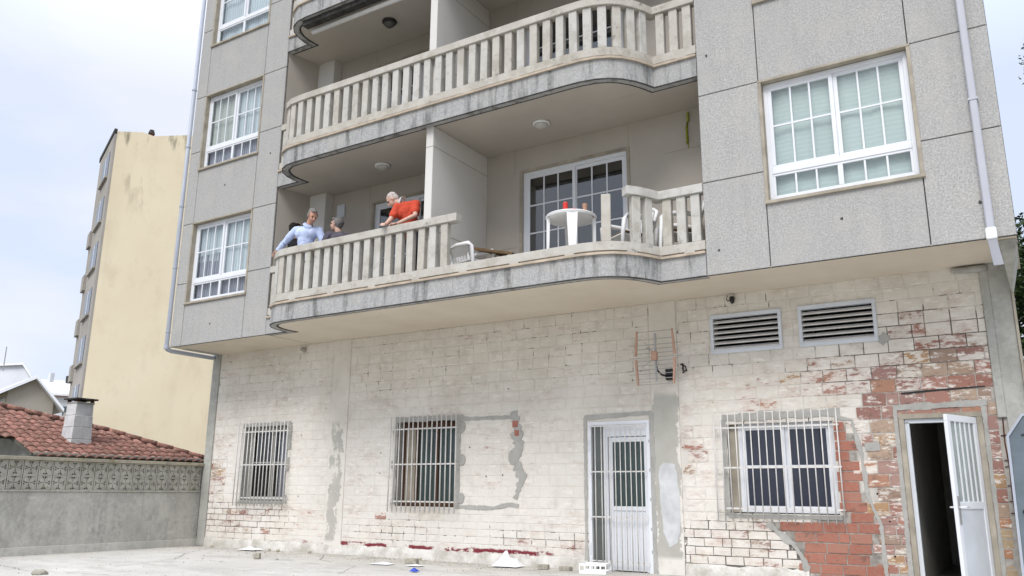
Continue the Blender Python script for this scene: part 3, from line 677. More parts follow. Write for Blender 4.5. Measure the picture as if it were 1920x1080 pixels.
for j in range(len(gz)-1):
    for i in range(len(gx)-1):
        cx, cz = (gx[i]+gx[i+1])/2, (gz[j]+gz[j+1])/2
        if any(a < cx < b and c < cz < d for a, b, c, d in OPEN): continue
        n = len(gx); f.append((j*n+i, j*n+i+1, (j+1)*n+i+1, (j+1)*n+i))
me = bpy.data.meshes.new('mortar'); me.from_pydata(v, [], f); me.materials.append(M['mortar'])
for nm, arr in (('exp', ea), ('jd', ja)):
    at_ = me.attributes.new(nm, 'FLOAT', 'POINT'); at_.data.foreach_set('value', arr)
for p in me.polygons: p.use_smooth = True
put('mortar', me, BW)
def brick_shape(x0, x1, z0, z1, yf, rr, c=0.004, gap=0.006):
    x0 += gap; x1 -= gap; z0 += gap*.9; z1 -= gap*.9
    j = lambda a=0.003: rr.uniform(-a, a)
    X = [x0+j(), x1+j(), x1+j(), x0+j()]; Z = [z0+j(), z0+j(), z1+j(), z1+j()]
    cs = [(1,1), (-1,1), (-1,-1), (1,-1)]
    v = [(X[i]+cs[i][0]*c, yf+j(.001), Z[i]+cs[i][1]*c) for i in range(4)] + [(X[i], yf+c, Z[i]) for i in range(4)] + [(X[i], YW+.022, Z[i]) for i in range(4)]
    f = [(0,1,2,3)] + [(i+4, (i+1)%4+4, (i+1)%4, i) for i in range(4)] + [(i+8, (i+1)%4+8, (i+1)%4+4, i+4) for i in range(4)]
    return v, f
bricks = []
rr = random.Random(3)
def lay(z0, z1, pitch, blen, seed, zone, want):
    r = random.Random(seed); z = z0; row = 0
    while z < z1 - 0.03:
        zt = min(z+pitch, z1); x = X0W - blen*(0.5 if row % 2 else 0) - .05 + r.uniform(-.03, .03)
        while x < X1W:
            L = blen*r.uniform(.97, 1.03)*(0.5 if r.random() < .04 else 1); a, b = x, x+L; x = b
            pieces = [(a, b)]
            cuts = [(p[0], p[1]) for p in PIL] + [(q[0]-.0, q[1]+.0) for q in OPEN if q[2] < (z+zt)/2 < q[3]]
            for (c, d) in cuts:
                np_ = []
                for (e, g_) in pieces:
                    if g_ <= c or e >= d: np_.append((e, g_)); continue
                    if e < c: np_.append((e, c))
                    if g_ > d: np_.append((d, g_))
                pieces = np_
            for (e, g_) in pieces:
                if g_-e < .035: continue
                cx, cz = (e+g_)/2, (z+zt)/2
                if cx < .12 or cx > 13.84: continue
                if inside((cx, cz), REP) != want: continue
                bricks.append((e, g_, z, zt, zone))
        z = zt; row += 1
lay(-0.30, 0.36, 0.11, 0.245, 5, 'low', False)
lay(0.36, 3.31, 0.16388, 0.287, 9, 'high', False)
lay(G, 1.50, 0.1235, 0.262, 4, 'rep', True)
CX, CY, CZ = 14.221, -9.944, 0.607
def apparent(b):
    cx, cz = (b[0]+b[1])/2, (b[2]+b[3])/2; dx, dy, dz = cx-CX, YW-CY, cz-CZ; D = math.sqrt(dx*dx+dy*dy+dz*dz)
    u = 960 + 1548*math.tan(math.atan2(dx, dy)+.564)
    vis = cz > -0.45 + max(0, (cx-8.4))*0.06
    return ((b[1]-b[0])*(b[3]-b[2])*(dy/D)/D**2) * (1 if vis else 0)
bricks.sort(key=lambda b: -apparent(b))
stuff_v, stuff_f, stuff_e, stuff_t = [], [], [], []
for i, b in enumerate(bricks):
    x0, x1, z0, z1, zone = b; cx, cz = (x0+x1)/2, (z0+z1)/2
    if zone == 'rep': e = 2.2; col = rr.choice([(0.36, 0.13, 0.09), (0.39, 0.145, 0.10), (0.33, 0.115, 0.08), (0.37, 0.16, 0.115)])
    else:
        e = expo(cx, cz)*.80; e = max(0, e + rr.uniform(-.14, .12)*(e > .1)); col = rr.choice(RED)
        if rr.random() < 0.03 and cz < 0.5: e = max(e, rr.uniform(.4, .6))
        if cx > 13.6 and cz < .4: col = rr.choice([(0.50, 0.38, 0.22), (0.44, 0.33, 0.2), (.42, .2, .1)]); e = max(e, .9)
    yf = YW + rr.uniform(-.0015, .0015)*(1 if e < .15 else 2.4) - (.002 if e > .4 else 0)
    if e > .7 and zone != 'rep': yf += rr.choice([0, 0, .004])
    vv, ff = brick_shape(x0, x1, z0, z1, yf, rr, c=.004 if zone != 'rep' else .003, gap=.0055 if zone != 'rep' else .0065)
    if i < 300:
        me = bpy.data.meshes.new('brick'); me.from_pydata(vv, [], ff); me.materials.append(M['brick'])
        a = me.attributes.new('exp', 'FLOAT', 'POINT'); a.data.foreach_set('value', [e]*len(vv))
        a = me.attributes.new('tint', 'FLOAT_COLOR', 'POINT'); a.data.foreach_set('color', list(col+(1,))*len(vv))
        put('brick', me, BW)
    else:
        o = len(stuff_v); stuff_v += vv; stuff_f += [tuple(q+o for q in g_) for g_ in ff]; stuff_e += [e]*len(vv); stuff_t += list(col+(1,))*len(vv)
me = bpy.data.meshes.new('brickwork'); me.from_pydata(stuff_v, [], stuff_f); me.materials.append(M['brick'])
a = me.attributes.new('exp', 'FLOAT', 'POINT'); a.data.foreach_set('value', stuff_e)
a = me.attributes.new('tint', 'FLOAT_COLOR', 'POINT'); a.data.foreach_set('color', stuff_t)
tag(put('brickwork', me, BW), kind='stuff')
# plaster plinth at the foot
M['plinth'] = (lambda t: (t.color(purple(t, t.mix(t.ramp(t.noise(7, 6, .7), .56, .68, 0, .6), t.mix(t.ramp(t.noise(3, 6, .7), .38, .62), (0.42, 0.40, 0.35), (0.66, 0.64, 0.60)), (0.33, 0.29, 0.23)))), t.bump(t.noise(14, 5), .01, .6), t.m)[2])(NT('whitewashed_plinth', .9, .15))
for (a, b) in ((0.12, 8.54), (10.0, 11.60)):
    n = int((b-a)/.05); v = []; f = []
    for i in range(n+1):
        x = a+(b-a)*i/n; zt = -0.30+.035*noise.noise(Vector((x*2.2, 0, 0)))+.02*noise.noise(Vector((x*9, 2, 0))); yo = .01*noise.noise(Vector((x*3, 5, 0)))
        v += [(x, YW-.022+yo, G-.03), (x, YW-.016+yo, zt-.03), (x, YW+.009, zt)]
    for i in range(n): f += [(3*i, 3*i+3, 3*i+4, 3*i+1), (3*i+1, 3*i+4, 3*i+5, 3*i+2)]
    m = MB(); m.add(v, f); m.build('plinth', M['plinth'], B, smooth=True)
# pilasters
MB().box(3.31, 3.73, YW-.012, YW+.02, G, ZB+.012).build('concrete_pilaster', M['pil1'], B, bevel=.004)
MB().box(9.58, 9.99, YW-.012, YW+.02, G, ZB+.012).build('concrete_pilaster', M['pil2'], B, bevel=.004)
MB().prism_y(rough_poly([(9.66, .95), (9.74, 1.02), (9.90, 1.0), (9.955, .62), (9.95, .2), (9.90, -.05), (9.78, -.12), (9.70, .1), (9.665, .5)], .008, .05, 2), YW-.0155, YW-.0125).build('filler_patch', simple('blue_white_filler', (0.60, 0.61, 0.61), .9, .1, .12), B)
MB().box(-.10, .12, YW-.03, 1.6, G, ZB+.012).build('corner_column', M['column'], B, bevel=.01)
# right corner column with a chase where the reinforcement shows
cc = MB(); cc.box(13.93, 14.14, YW-.03, 1.5, G, ZB+.012); cc.box(13.84, 13.93, YW-.03, 1.6, 1.48, ZB+.012); cc.box(13.84, 13.93, YW+.03, 1.6, G, 1.48)
CCL = cc.build('corner_column', M['column'], B, bevel=.006)
pts = [(13.885, YW+.0, 1.47), (13.875, YW-.002, 1.2), (13.89, YW+.002, .9), (13.88, YW-.004, .6), (13.89, YW, .25), (13.885, YW+.01, -.1)]
MB().tube(pts, .007, 6).build('rebar', M['rust'], CCL)
for z in (1.28, 1.0, .93, .72, .55, .42): MB().tube([(13.845, YW-.004, z-.004), (13.88, YW-.012, z), (13.925, YW-.006, z+.006)], .0055, 5).build('stirrup', M['rust'], CCL)
# haunch under the right corner of the facade, mortar bed
MB().box(14.141, 14.168, YW-.06, YW+.02, G, ZB-.001).build('corner_bead', M['sill'], B)
MB().hexa([(14.145, 1.00, ZB-.36), (14.165, 1.00, ZB-.36), (14.165, 1.12, ZB-.40), (14.145, 1.12, ZB-.40), (14.10, .12, ZB-.002), (14.262, .12, ZB-.002), (14.262, 1.12, ZB-.002), (14.10, 1.12, ZB-.002)]).build('corbel', M['column'], B)
# cement smears round the openings
def smear(path, w, seed, y0=YW-.010, jit=.35):
    r = random.Random(seed); up, dn = [], []
    P = []
    for i in range(len(path)-1):
        a, b = path[i], path[i+1]; L = math.hypot(b[0]-a[0], b[1]-a[1]); n = max(2, int(L/.035))
        for k in range(n): P.append((a[0]+(b[0]-a[0])*k/n, a[1]+(b[1]-a[1])*k/n))
    P.append(path[-1])
    for i, p in enumerate(P):
        q = P[min(i+1, len(P)-1)]; o_ = P[max(i-1, 0)]; d = (q[0]-o_[0], q[1]-o_[1]); L = math.hypot(*d) or 1; nrm = (-d[1]/L, d[0]/L)
        slow = 1+jit*1.3*noise.noise(Vector((p[0]*5+seed, p[1]*5, 0)))
        a = w/2*slow*(1+r.uniform(-jit, jit)*.5); b = w/2*slow*(1+r.uniform(-jit, jit)*.5)
        up.append((p[0]+nrm[0]*a, p[1]+nrm[1]*a)); dn.append((p[0]-nrm[0]*b, p[1]-nrm[1]*b))
    m = MB(); n = len(P); v = [(x, y0, z) for x, z in up]+[(x, y0, z) for x, z in dn]+[(x, YW+.012, z) for x, z in up]+[(x, YW+.012, z) for x, z in dn]; f = []
    for i in range(n-1): f += [(i, n+i, n+i+1, i+1), (2*n+i, i, i+1, 2*n+i+1), (n+i, 3*n+i, 3*n+i+1, n+i+1)]
    f += [(0, 2*n, 3*n, n), (n-1, 2*n-1, 4*n-1, 3*n-1)]
    m.add(v, f); return m.build('cement_patch', M['cement'], B)
smear([(0.98, 1.83), (2.30, 1.84)], .07, 1); smear([(2.28, 1.84), (2.29, 1.35)], .11, 2, YW-.011); smear([(2.28, 1.20), (2.28, .95)], .09, 3); smear([(2.28, .52), (2.27, .38)], .09, 4); smear([(1.0, .385), (2.2, .385)], .05, 33)
smear([(4.86, 1.79), (6.28, 1.79)], .085, 5); smear([(6.2, 1.78), (6.2, .34)], .075, 6, YW-.0115); smear([(4.86, 1.75), (4.87, .4)], .05, 7, YW-.0105)
smear([(6.2, 1.76), (7.25, 1.75)], .055, 8, YW-.0105); smear([(7.27, 1.84), (7.33, 1.5), (7.36, 1.25), (7.30, 1.05), (7.42, .85), (7.37, .68), (7.30, .5)], .13, 9, YW-.012, .9); smear([(6.2, .37), (6.9, .36), (7.2, .42), (7.36, .40)], .055, 10, YW-.0105)
for (x, z, r_) in ((6.27, 1.10, .075), (6.27, .50, .07), (7.26, 1.13, .10), (6.25, 1.62, .08)):
    MB().prism_y(rough_poly([(x+r_*math.cos(a*.7), z+r_*1.2*math.sin(a*.7)) for a in range(9)], .006, .05, 5), YW-.0135, YW+.01).build('cement_patch', M['cement'], B)
smear([(8.50, 1.69), (9.58, 1.72)], .06, 11); smear([(8.515, 1.68), (8.515, G)], .05, 12, YW-.0105); smear([(9.575, 1.72), (9.57, G)], .07, 13, YW-.016)
smear([(10.60, 1.60), (12.12, 1.62)], .10, 14); smear([(10.61, 1.58), (10.62, .33)], .06, 15, YW-.0115); smear([(12.05, 1.56), (12.25, 1.52), (12.33, 1.1), (12.36, .6), (12.48, .25), (12.49, G)], .045, 16, YW-.0105, .6)
smear([(10.62, .325), (12.05, .325)], .045, 34); smear([(11.12, .24), (11.42, .0), (11.56, -.2), (11.60, G)], .06, 17, YW-.0105, .6); smear([(12.38, 1.18), (12.55, 1.19)], .09, 35)
smear([(12.74, 1.64), (13.75, 1.66)], .07, 18); smear([(12.76, 1.62), (12.755, G)], .05, 19, YW-.0115); smear([(13.71, 1.62), (13.70, G)], .045, 20, YW-.0115)
smear([(12.66, 2.46), (12.76, 2.55)], .1, 21)
# a dark open joint over the right door
MB().prism_y([(12.85, 1.80), (13.2, 1.815), (13.75, 1.84), (13.75, 1.855), (13.2, 1.84), (12.85, 1.82)], YW-.006, YW-.003).build('open_joint', M['blackm'], BW)
for (x, z) in ((12.47, .62), (12.58, .3), (12.6, -.1), (7.06, .86), (6.42, 1.3), (6.75, .84), (2.6, 1.6), (4.55, 1.24), (4.55, .9), (2.62, .5), (7.15, 2.2), (5.9, 2.6), (8.2, 2.5), (9.3, 2.2)):
    MB().prism_y([(x+.012*math.cos(a*1.05), z+.012*math.sin(a*1.05)) for a in range(6)], YW-.005, YW-.0035).build('drill_hole', M['dark'], BW)
# repair bricks laid on edge, seen where plaster broke at the infill's corner
for (x, z, w, h) in ((7.29, 1.64, .10, .10), (7.32, 1.50, .08, .09)): MB().box(x-w/2, x+w/2, YW-.016, YW, z-h/2, z+h/2).build('brick', simple('red_brick_piece', (.40, .16, .12), .9), BW)

# ---- ground-floor windows
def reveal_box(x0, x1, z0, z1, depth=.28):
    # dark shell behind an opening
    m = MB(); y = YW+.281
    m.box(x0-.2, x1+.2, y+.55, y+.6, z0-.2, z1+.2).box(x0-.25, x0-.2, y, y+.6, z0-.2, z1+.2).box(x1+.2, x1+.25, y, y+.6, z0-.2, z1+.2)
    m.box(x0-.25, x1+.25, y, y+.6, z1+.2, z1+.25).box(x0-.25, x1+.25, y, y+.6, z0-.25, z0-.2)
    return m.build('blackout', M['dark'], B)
bar_cache = {}
def grille(x0, x1, z0, z1, nb, rails, mat, yoff=.11, group=None, r=.0085, anchors=True):
    y = YW-yoff; fr = MB()
    fr.box(x0-.005, x1+.005, y-.004, y+.004, rails[0]-.011, rails[0]+.011); gobj = fr.build('window_grille', mat, B)
    for z in rails[1:]: MB().box(x0-.005, x1+.005, y-.004, y+.004, z-.011, z+.011).build('rail', mat, gobj)
    key = (round(z1-z0, 3), mat.name)
    if key not in bar_cache: bar_cache[key] = MB().tube([(0, 0, 0), (0, 0, z1-z0)], r, 6).mesh('bar', mat, True)
    for i in range(nb):
        b = put('bar', bar_cache[key], gobj, (x0+.01+(x1-x0-.02)*i/(nb-1), y-.012, z0)); b.rotation_euler.y = random.uniform(-.004, .004)
    if anchors:
        for z in rails:
            for x in (x0+.01, x1-.01): MB().tube([(x, y, z), (x, YW+.01, z)], .007, 5).build('anchor', mat, gobj)
    return gobj
# window 1
reveal_box(*OPEN[0])
window(1.03, 2.24, .42, 1.79, B, YW+.17, [(0.62, .8, M['curtain'], 0, 1)], sash_cols=1, transom=0, frame=M['column'], cw=.03)
grille(0.98, 2.36, .31, 1.86, 15, (1.69, 1.07, .46), M['bar'], r=.011)
# window 2: brown wooden frame with green-dark panes behind
reveal_box(*OPEN[1])
w2 = MB(); w2.box(4.91, 6.14, YW+.14, YW+.20, 1.66, 1.75).box(4.91, 6.14, YW+.14, YW+.20, .37, .43)
for x in (4.91, 5.20, 5.62, 6.05): w2.box(x, x+.06, YW+.14, YW+.20, .43, 1.66)
W2O = w2.build('window', M['interior_wood'], B)
MB().box(4.97, 5.20, YW+.165, YW+.17, .43, 1.66).build('blind', M['sill'], W2O)
M['greenpane'] = simple('dark_green_pane', (0.045, 0.07, 0.065), 0.12, 0.6, 0.2, 3)
for (a, b) in ((5.26, 5.62), (5.68, 6.05)): MB().box(a, b, YW+.165, YW+.17, .43, 1.66).build('pane', M['greenpane'], W2O)
grille(4.84, 6.24, .27, 1.83, 15, (1.62, 1.04, .44), M['bar'], r=.0105)
MB().box(4.80, 4.86, YW-.016, YW+.0, .98, 1.10).build('cement_patch', M['cement'], B); MB().box(4.81, 4.86, YW-.016, YW, .38, .46).build('cement_patch', M['cement'], B); MB().box(4.81, 4.86, YW-.016, YW, 1.56, 1.64).build('cement_patch', M['cement'], B)
# window 3
reveal_box(*OPEN[3])
M['navy'] = simple('blue_black_pane', (0.03, 0.035, 0.055), 0.1, 0.6, 0.15, 3)
window(10.78, 12.01, .37, 1.53, B, YW+.07, [], sash_cols=1, transom=0, frame=M['white'], cw=.05, glass=M['navy'])
MB().box(10.66, 10.78, YW+.08, YW+.27, .37, 1.56).build('cement_reveal', M['sill'], B)
grille(10.50, 12.10, .25, 1.67, 17, (1.46, .94, .42), M['bar'], .085)
# louvred vents
for (a, b, c, d) in OPEN[5:]:
    reveal_box(a, b, c, d)
    m = MB(); e = .045; y0 = YW-.03; y1 = YW+.05
    m.box(a-.01, b+.01, y0, y1, d-e, d+.01).box(a-.01, b+.01, y0, y1, c-.01, c+e).box(a-.01, a+e-.01, y0, y1, c+e, d-e).box(b-e+.01, b+.01, y0, y1, c+e, d-e)
    lv = put('louvre_vent', m.mesh('louvre_vent', M['alu'], bevel=.004), B)
    ns_ = 6; p = (d-c-2*e)/ns_
    for i in range(ns_):
        zc = c+e+p*(i+.42)
        MB().hexa([(a+.035, y0+.012, zc-.030), (b-.035, y0+.012, zc-.030), (b-.035, y0+.062, zc+.012), (a+.035, y0+.062, zc+.012), (a+.035, y0+.012, zc-.014), (b-.035, y0+.012, zc-.014), (b-.035, y0+.062, zc+.020), (a+.035, y0+.062, zc+.020)]).build('slat', M['bar'], lv)
# ---- middle door
reveal_box(8.56, 9.54, G, 1.62)
def bx(*a): return MB().box(*a)
m = MB(); t = .055; y0, y1 = YW-.02, YW+.06
m.box(8.56, 9.54, y0, y1, 1.62-t, 1.62).box(8.56, 8.56+t, y0, y1, G, 1.62-t).box(9.54-t, 9.54, y0, y1, G, 1.62-t)
MD = put('door', m.mesh('door', M['white'], bevel=.005), B); MD['label'] = 'closed white door behind vertical white bars'
bx(8.80, 8.87, y0+.03, y1, G, 1.565).build('door_post', M['white'], MD)
bx(8.87, 9.485, y0+.03, y1, 1.40, 1.565).build('door_head', M['white'], MD)
bx(8.615, 8.80, YW+.03, YW+.035, G, 1.565).build('pane', simple('grey_green_pane', (0.11, 0.12, 0.11), .15, .6, .1, 3), MD)
lf = MB(); lf.box(8.88, 8.94, YW+.02, YW+.06, G+.01, 1.39).box(9.43, 9.475, YW+.02, YW+.06, G+.01, 1.39).box(8.94, 9.43, YW+.02, YW+.06, 1.32, 1.39).box(8.94, 9.43, YW+.02, YW+.06, .36, .42)
put('door_leaf', lf.mesh('door_leaf', M['white'], bevel=.004), MD)
bx(8.94, 9.43, YW+.035, YW+.05, G+.02, .36).build('door_panel', M['white'], MD)
for i in range(1, 6): bx(8.96+.44*i/6-.002, 8.96+.44*i/6+.002, YW+.031, YW+.036, G+.02, .36).build('panel_groove', M['alu'], MD)
bx(8.94, 9.43, YW+.04, YW+.045, .42, 1.32).build('pane', M['greenpane'], MD)
gd = MB()
gd.box(8.60, 9.50, YW-.055, YW-.049, 1.541, 1.559)
gdo = gd.build('door_grille', M['bar'], MD)
for z in (.90, .27, -.33): MB().box(8.60, 9.50, YW-.055, YW-.049, z-.009, z+.009).build('rail', M['bar'], MD)
dbar = MB().tube([(0, 0, 0), (0, 0, 1.99)], .008, 6).mesh('bar', M['bar'], True)
for x in (8.70, 8.80, 8.86, 8.935, 9.02, 9.10, 9.18, 9.26, 9.34, 9.42): put('bar', dbar, MD, (x, YW-.062, G+.02))
for z in (.1, .5, .9, 1.3, -.2): bx(9.525, 9.536, YW-.026, YW-.0205, z, z+.04).build('hinge_slot', M['galv'], MD)
for z in (1.2, -.25): bx(8.565, 8.60, YW-.024, YW-.0205, z, z+.16).build('hinge', M['alu'], MD)
# ---- right doorway: frame, corridor and the open leaf
m = MB(); y0, y1 = YW-.02, YW+.10
m.box(12.79, 13.68, y0, y1, 1.50, 1.56).box(12.79, 12.85, y0, y1, G, 1.50).box(13.62, 13.68, y0, y1, G, 1.50)
RD = put('door', m.mesh('door', M['sill'], bevel=.004), B); RD['label'] = 'doorway with a white door leaf swung open, dark corridor behind'
bx(12.851, 12.90, YW+.01, YW+.09, G, 1.46).build('door_post', M['alu'], RD); bx(12.851, 13.619, YW+.01, YW+.09, 1.45, 1.499).build('door_head', M['alu'], RD); bx(13.585, 13.619, YW+.01, YW+.09, G, 1.449).build('door_post', M['alu'], RD)
m = MB(); m.box(12.70, 12.80, YW+.281, 5.5, G, 2.2).box(13.75, 13.85, YW+.281, 5.5, G, 2.2).box(12.7, 13.85, 5.5, 5.6, G, 2.2).box(12.7, 13.85, YW+.281, 5.6, 2.2, 2.3)
m.build('corridor', simple('corridor_plaster', (0.55, 0.54, 0.50), .9, .1, .08, 2), B)
M['tilefloor'] = simple('grey_floor', (.20, .20, .18), .4, .4)
bx(12.7, 13.85, YW-.02, 5.6, G-.02, G+.014).build('threshold', M['tilefloor'], B)
# leaf built in local coords: hinge at origin, leaf along +x, thickness y
hx, hy = 13.60, YW-.005; fx, fy = 13.375, 0.575; ang = math.atan2(fy-hy, fx-hx); LW = math.hypot(fx-hx, fy-hy)*1.12
lm_ = MB(); e = .075; zb, zt_ = G+.03, 1.49; zmid = .50
lm_.box(0, LW, -.02, .02, zt_-e, zt_).box(0, LW, -.02, .02, zb, zb+.09).box(0, e, -.02, .02, zb+.09, zt_-e).box(LW-e, LW, -.02, .02, zb+.09, zt_-e).box(e, LW-e, -.02, .02, zmid-.04, zmid+.04)
LF = put('door_leaf', lm_.mesh('door_leaf', M['white'], bevel=.004), RD, (hx, hy, 0)); LF.rotation_euler.z = ang
bx(hx, hx, 0, 0, 0, 0)
def leafpart(nm, mb, mat, smooth=False): return put(nm, mb.mesh(nm, mat, smooth), LF)
# sub-parts are re-parented to the door itself (no fourth level), carrying the leaf's transform
def on_leaf(nm, mb, mat, smooth=False):
    o = put(nm, mb.mesh(nm, mat, smooth), RD, (hx, hy, 0)); o.rotation_euler.z = ang; return o
on_leaf('door_panel', MB().box(e, LW-e, -.010, .010, zb+.09, zmid-.04), M['alu'])
on_leaf('pane', MB().box(e, LW-e, -.003, .003, zmid+.04, zt_-e), simple('frosted_door_glass', (0.33, 0.37, 0.35), .2, .5, .12, 4))
for i in range(1, 5):
    xx = e+(LW-2*e)*i/5; on_leaf('glazing_bar', MB().box(xx-.008, xx+.008, .006, .02, zmid+.04, zt_-e), M['white'])
on_leaf('handle_plate', MB().box(LW-.062, LW-.022, -.027, .027, zmid-.20, zmid+.10), M['galv'])
hd = MB(); hd.tube([(LW-.04, .02, zmid-.02), (LW-.04, .07, zmid-.02), (LW-.15, .075, zmid-.015)], .010, 8); hd.tube([(LW-.04, -.02, zmid-.02), (LW-.04, -.07, zmid-.02), (LW-.15, -.075, zmid-.015)], .010, 8)
on_leaf('handle', hd, M['white'], True)

# ---- pipes
P1 = MB(); P1.tube([(-.055, -.03, ZTOP+.3), (-.055, -.03, ZB+.0), (-.055, -.01, ZB-.03), (-.045, .08, ZB-.055), (-.05, 1.06, ZB-.055), (-.05, 1.12, ZB-.02)], .042, 12)
PP = tag(P1.build('rain_pipe', M['pipe'], None, smooth=True), 'grey round rain pipe running down the left corner of the grey facade', 'pipe')
for z in (3.6, 4.9, 6.2, 7.5, 8.8): MB().tube([(-.055, -.03, z), (-.055, -.03, z+.03)], .050, 12).build('bracket', M['pipe'], PP)
MB().tube([(-.055, -.03, ZB+.06), (-.055, -.03, ZB-.03)], .052, 12).build('coupling', M['pipe'], PP)
P2 = MB(); px_ = 14.045
P2.box(px_-.040, px_+.040, -.075, -.006, ZB+.09, ZTOP)
PR = tag(P2.build('rain_pipe', M['pipew'], None, bevel=.012), 'white square rain pipe on the right end of the grey facade', 'pipe')
MB().box(px_-.052, px_+.052, -.095, -.004, ZB-.03, ZB+.10).build('coupling', M['plasticw'], PR, bevel=.01)
MB().hexa([(px_-.02, .02, ZB-.30), (px_+.075, .02, ZB-.30), (px_+.075, .10, ZB-.27), (px_-.02, .10, ZB-.27), (px_-.045, -.085, ZB-.031), (px_+.045, -.085, ZB-.031), (px_+.045, -.008, ZB-.031), (px_-.045, -.008, ZB-.031)]).build('spout', M['pipew'], PR, bevel=.006)
for z in (4.9, 6.6, 8.2): MB().box(px_-.05, px_+.05, -.082, -.004, z, z+.025).build('bracket', M['pipew'], PR)
MB().tube([(13.55, YW-.05, ZB-.04), (13.75, YW-.05, ZB-.055), (13.92, YW-.05, ZB-.05)], [.03, .045, .04], 10).build('mortar_bed', M['column'], B, smooth=True)

# ------------------------------------------------------------------ wall fittings
def socket(x, z, label, dark):
    t = thing('bulb_holder', label, 'lamp holder', (x, YW-.01, z))
    MB().lathe((0, -.03, -.02), [(.03, .03), (.038, .0), (.03, -.04), (.012, -.07)], 12).build('holder', M['blackm'] if dark else M['lump'], t, smooth=True)
    MB().tube([(0, 0, .03), (0, -.03, .035), (0, -.03, .0)], .012, 8).build('neck', M['plasticw'], t)
    MB().tube([(-.02, -.03, -.03), (-.06, -.04, -.045), (-.075, -.05, -.02), (-.06, -.03, .03)], .007, 6).build('wire', M['blackm'], t)
socket(10.84, 3.25, 'black hooked lamp holder under the soffit, above the left louvre vent', True)
socket(2.55, 3.24, 'small pale lamp holder under the soffit near the left pilaster', False)
t = thing('iron_hook', 'small black iron bracket on the brick wall right of the antenna', 'bracket', (10.11, YW-.0, 2.31))
MB().tube([(-.035, 0, .055), (-.035, -.09, .055), (.035, -.09, .02), (.035, -.06, -.035), (-.035, -.02, -.035), (-.035, 0, -.035)], .012, 6).build('hook', M['blackm'], t)
MB().box(-.045, -.025, -.012, .0, -.06, .08).build('plate', M['blackm'], t)
# antenna
AX, AZ, AY = 9.79, 2.46, 0.84
A = thing('antenna', 'orange-tipped television panel antenna bracketed to the brick wall over the middle door', 'antenna', (AX, AY, AZ))
for s_ in (-1, 1):
    for u_ in (-1, 1):
        z0_, z1_ = (.025*u_, .385*u_); za, zb_ = min(z0_, z1_), max(z0_, z1_)
        xa = s_*.29; tip = s_*.265
        MB().hexa([(xa-.016 if u_ > 0 else tip-.010, -.03, za), (xa+.016 if u_ > 0 else tip+.010, -.03, za), (xa+.016 if u_ > 0 else tip+.010, .0, za), (xa-.016 if u_ > 0 else tip-.010, .0, za),
                   (tip-.010 if u_ > 0 else xa-.016, -.03, zb_), (tip+.010 if u_ > 0 else xa+.016, -.03, zb_), (tip+.010 if u_ > 0 else xa+.016, .0, zb_), (tip-.010 if u_ > 0 else xa-.016, .0, zb_)]).build('side_bar', M['orange_el'], A)
for i, z in enumerate([-.38, -.30, -.23, -.17, -.11, -.05, .0, .06, .12, .18, .26, .37]):
    L = .27 if i in (0, 11) else (.40 if i in (2, 6, 9) else .29)
    MB().tube([(-L, .0, z), (L, .0, z)], .005, 5).build('reflector_rod', M['galv'], A)
MB().box(-.012, .012, -.0, .02, -.34, .34).build('boom', M['galv'], A)
MB().box(-.03, .05, -.10, -.02, -.05, .07).build('dipole_box', M['orange_el'], A, bevel=.01)
for (a_, b_) in (((.03, -.06, .05), (.09, -.16, .24)), ((0, -.06, -.03), (-.14, -.16, -.16)), ((0, -.06, .05), (-.10, -.16, .2)), ((.03, -.06, -.03), (.12, -.16, -.14))): MB().tube([a_, b_], .004, 5).build('dipole', M['galv'], A)
MB().tube([(.0, .01, -.08), (.0, .05, -.18), (.04, .12, -.24), (.12, .30, -.26)], .014, 8).build('mast_arm', M['blackm'], A, smooth=True)
MB().box(.06, .16, .20, .31, -.30, -.25).box(.06, .16, .20, .31, -.235, -.15).build('clamp', M['blackm'], A)

# ------------------------------------------------------------------ balcony furniture
ZF = ZB+.311
def plastic_table(x, y):
    t = thing('garden_table', 'round white plastic table in the gap of the broken balcony railing', 'table', (x, y, ZF)); h = .71
    n = 36
    MB().lathe((0, 0, h), [(.0, -.02), (.32, -.02), (.345, -.04), (.357, -.012), (.347, 0), (.0, .0)], n).build('tabletop', M['plasticw'], t, smooth=False)
    MB().lathe((0, 0, h), [(.29, -.05), (.30, -.05), (.31, -.022), (.29, -.022)], n).build('apron', M['plasticw'], t)
    for a in (0.35, 0.35+math.pi/2, 0.35+math.pi, 0.35-math.pi/2):
        a += R(-59)-.35; w = .05
        c, s_ = math.cos(a), math.sin(a); w = .06
        def P_(r, z, o): return (r*c-o*s_, r*s_+o*c, z)
        MB().hexa([P_(.34, 0, -w*.7), P_(.34, 0, w*.7), P_(.31, 0, w*.7), P_(.31, 0, -w*.7), P_(.338, h-.03, -w*1.25), P_(.338, h-.03, w*1.25), P_(.29, h-.03, w*1.25), P_(.29, h-.03, -w*1.25)]).build('leg', M['plasticw'], t)
    return t
plastic_table(9.08, -.30)
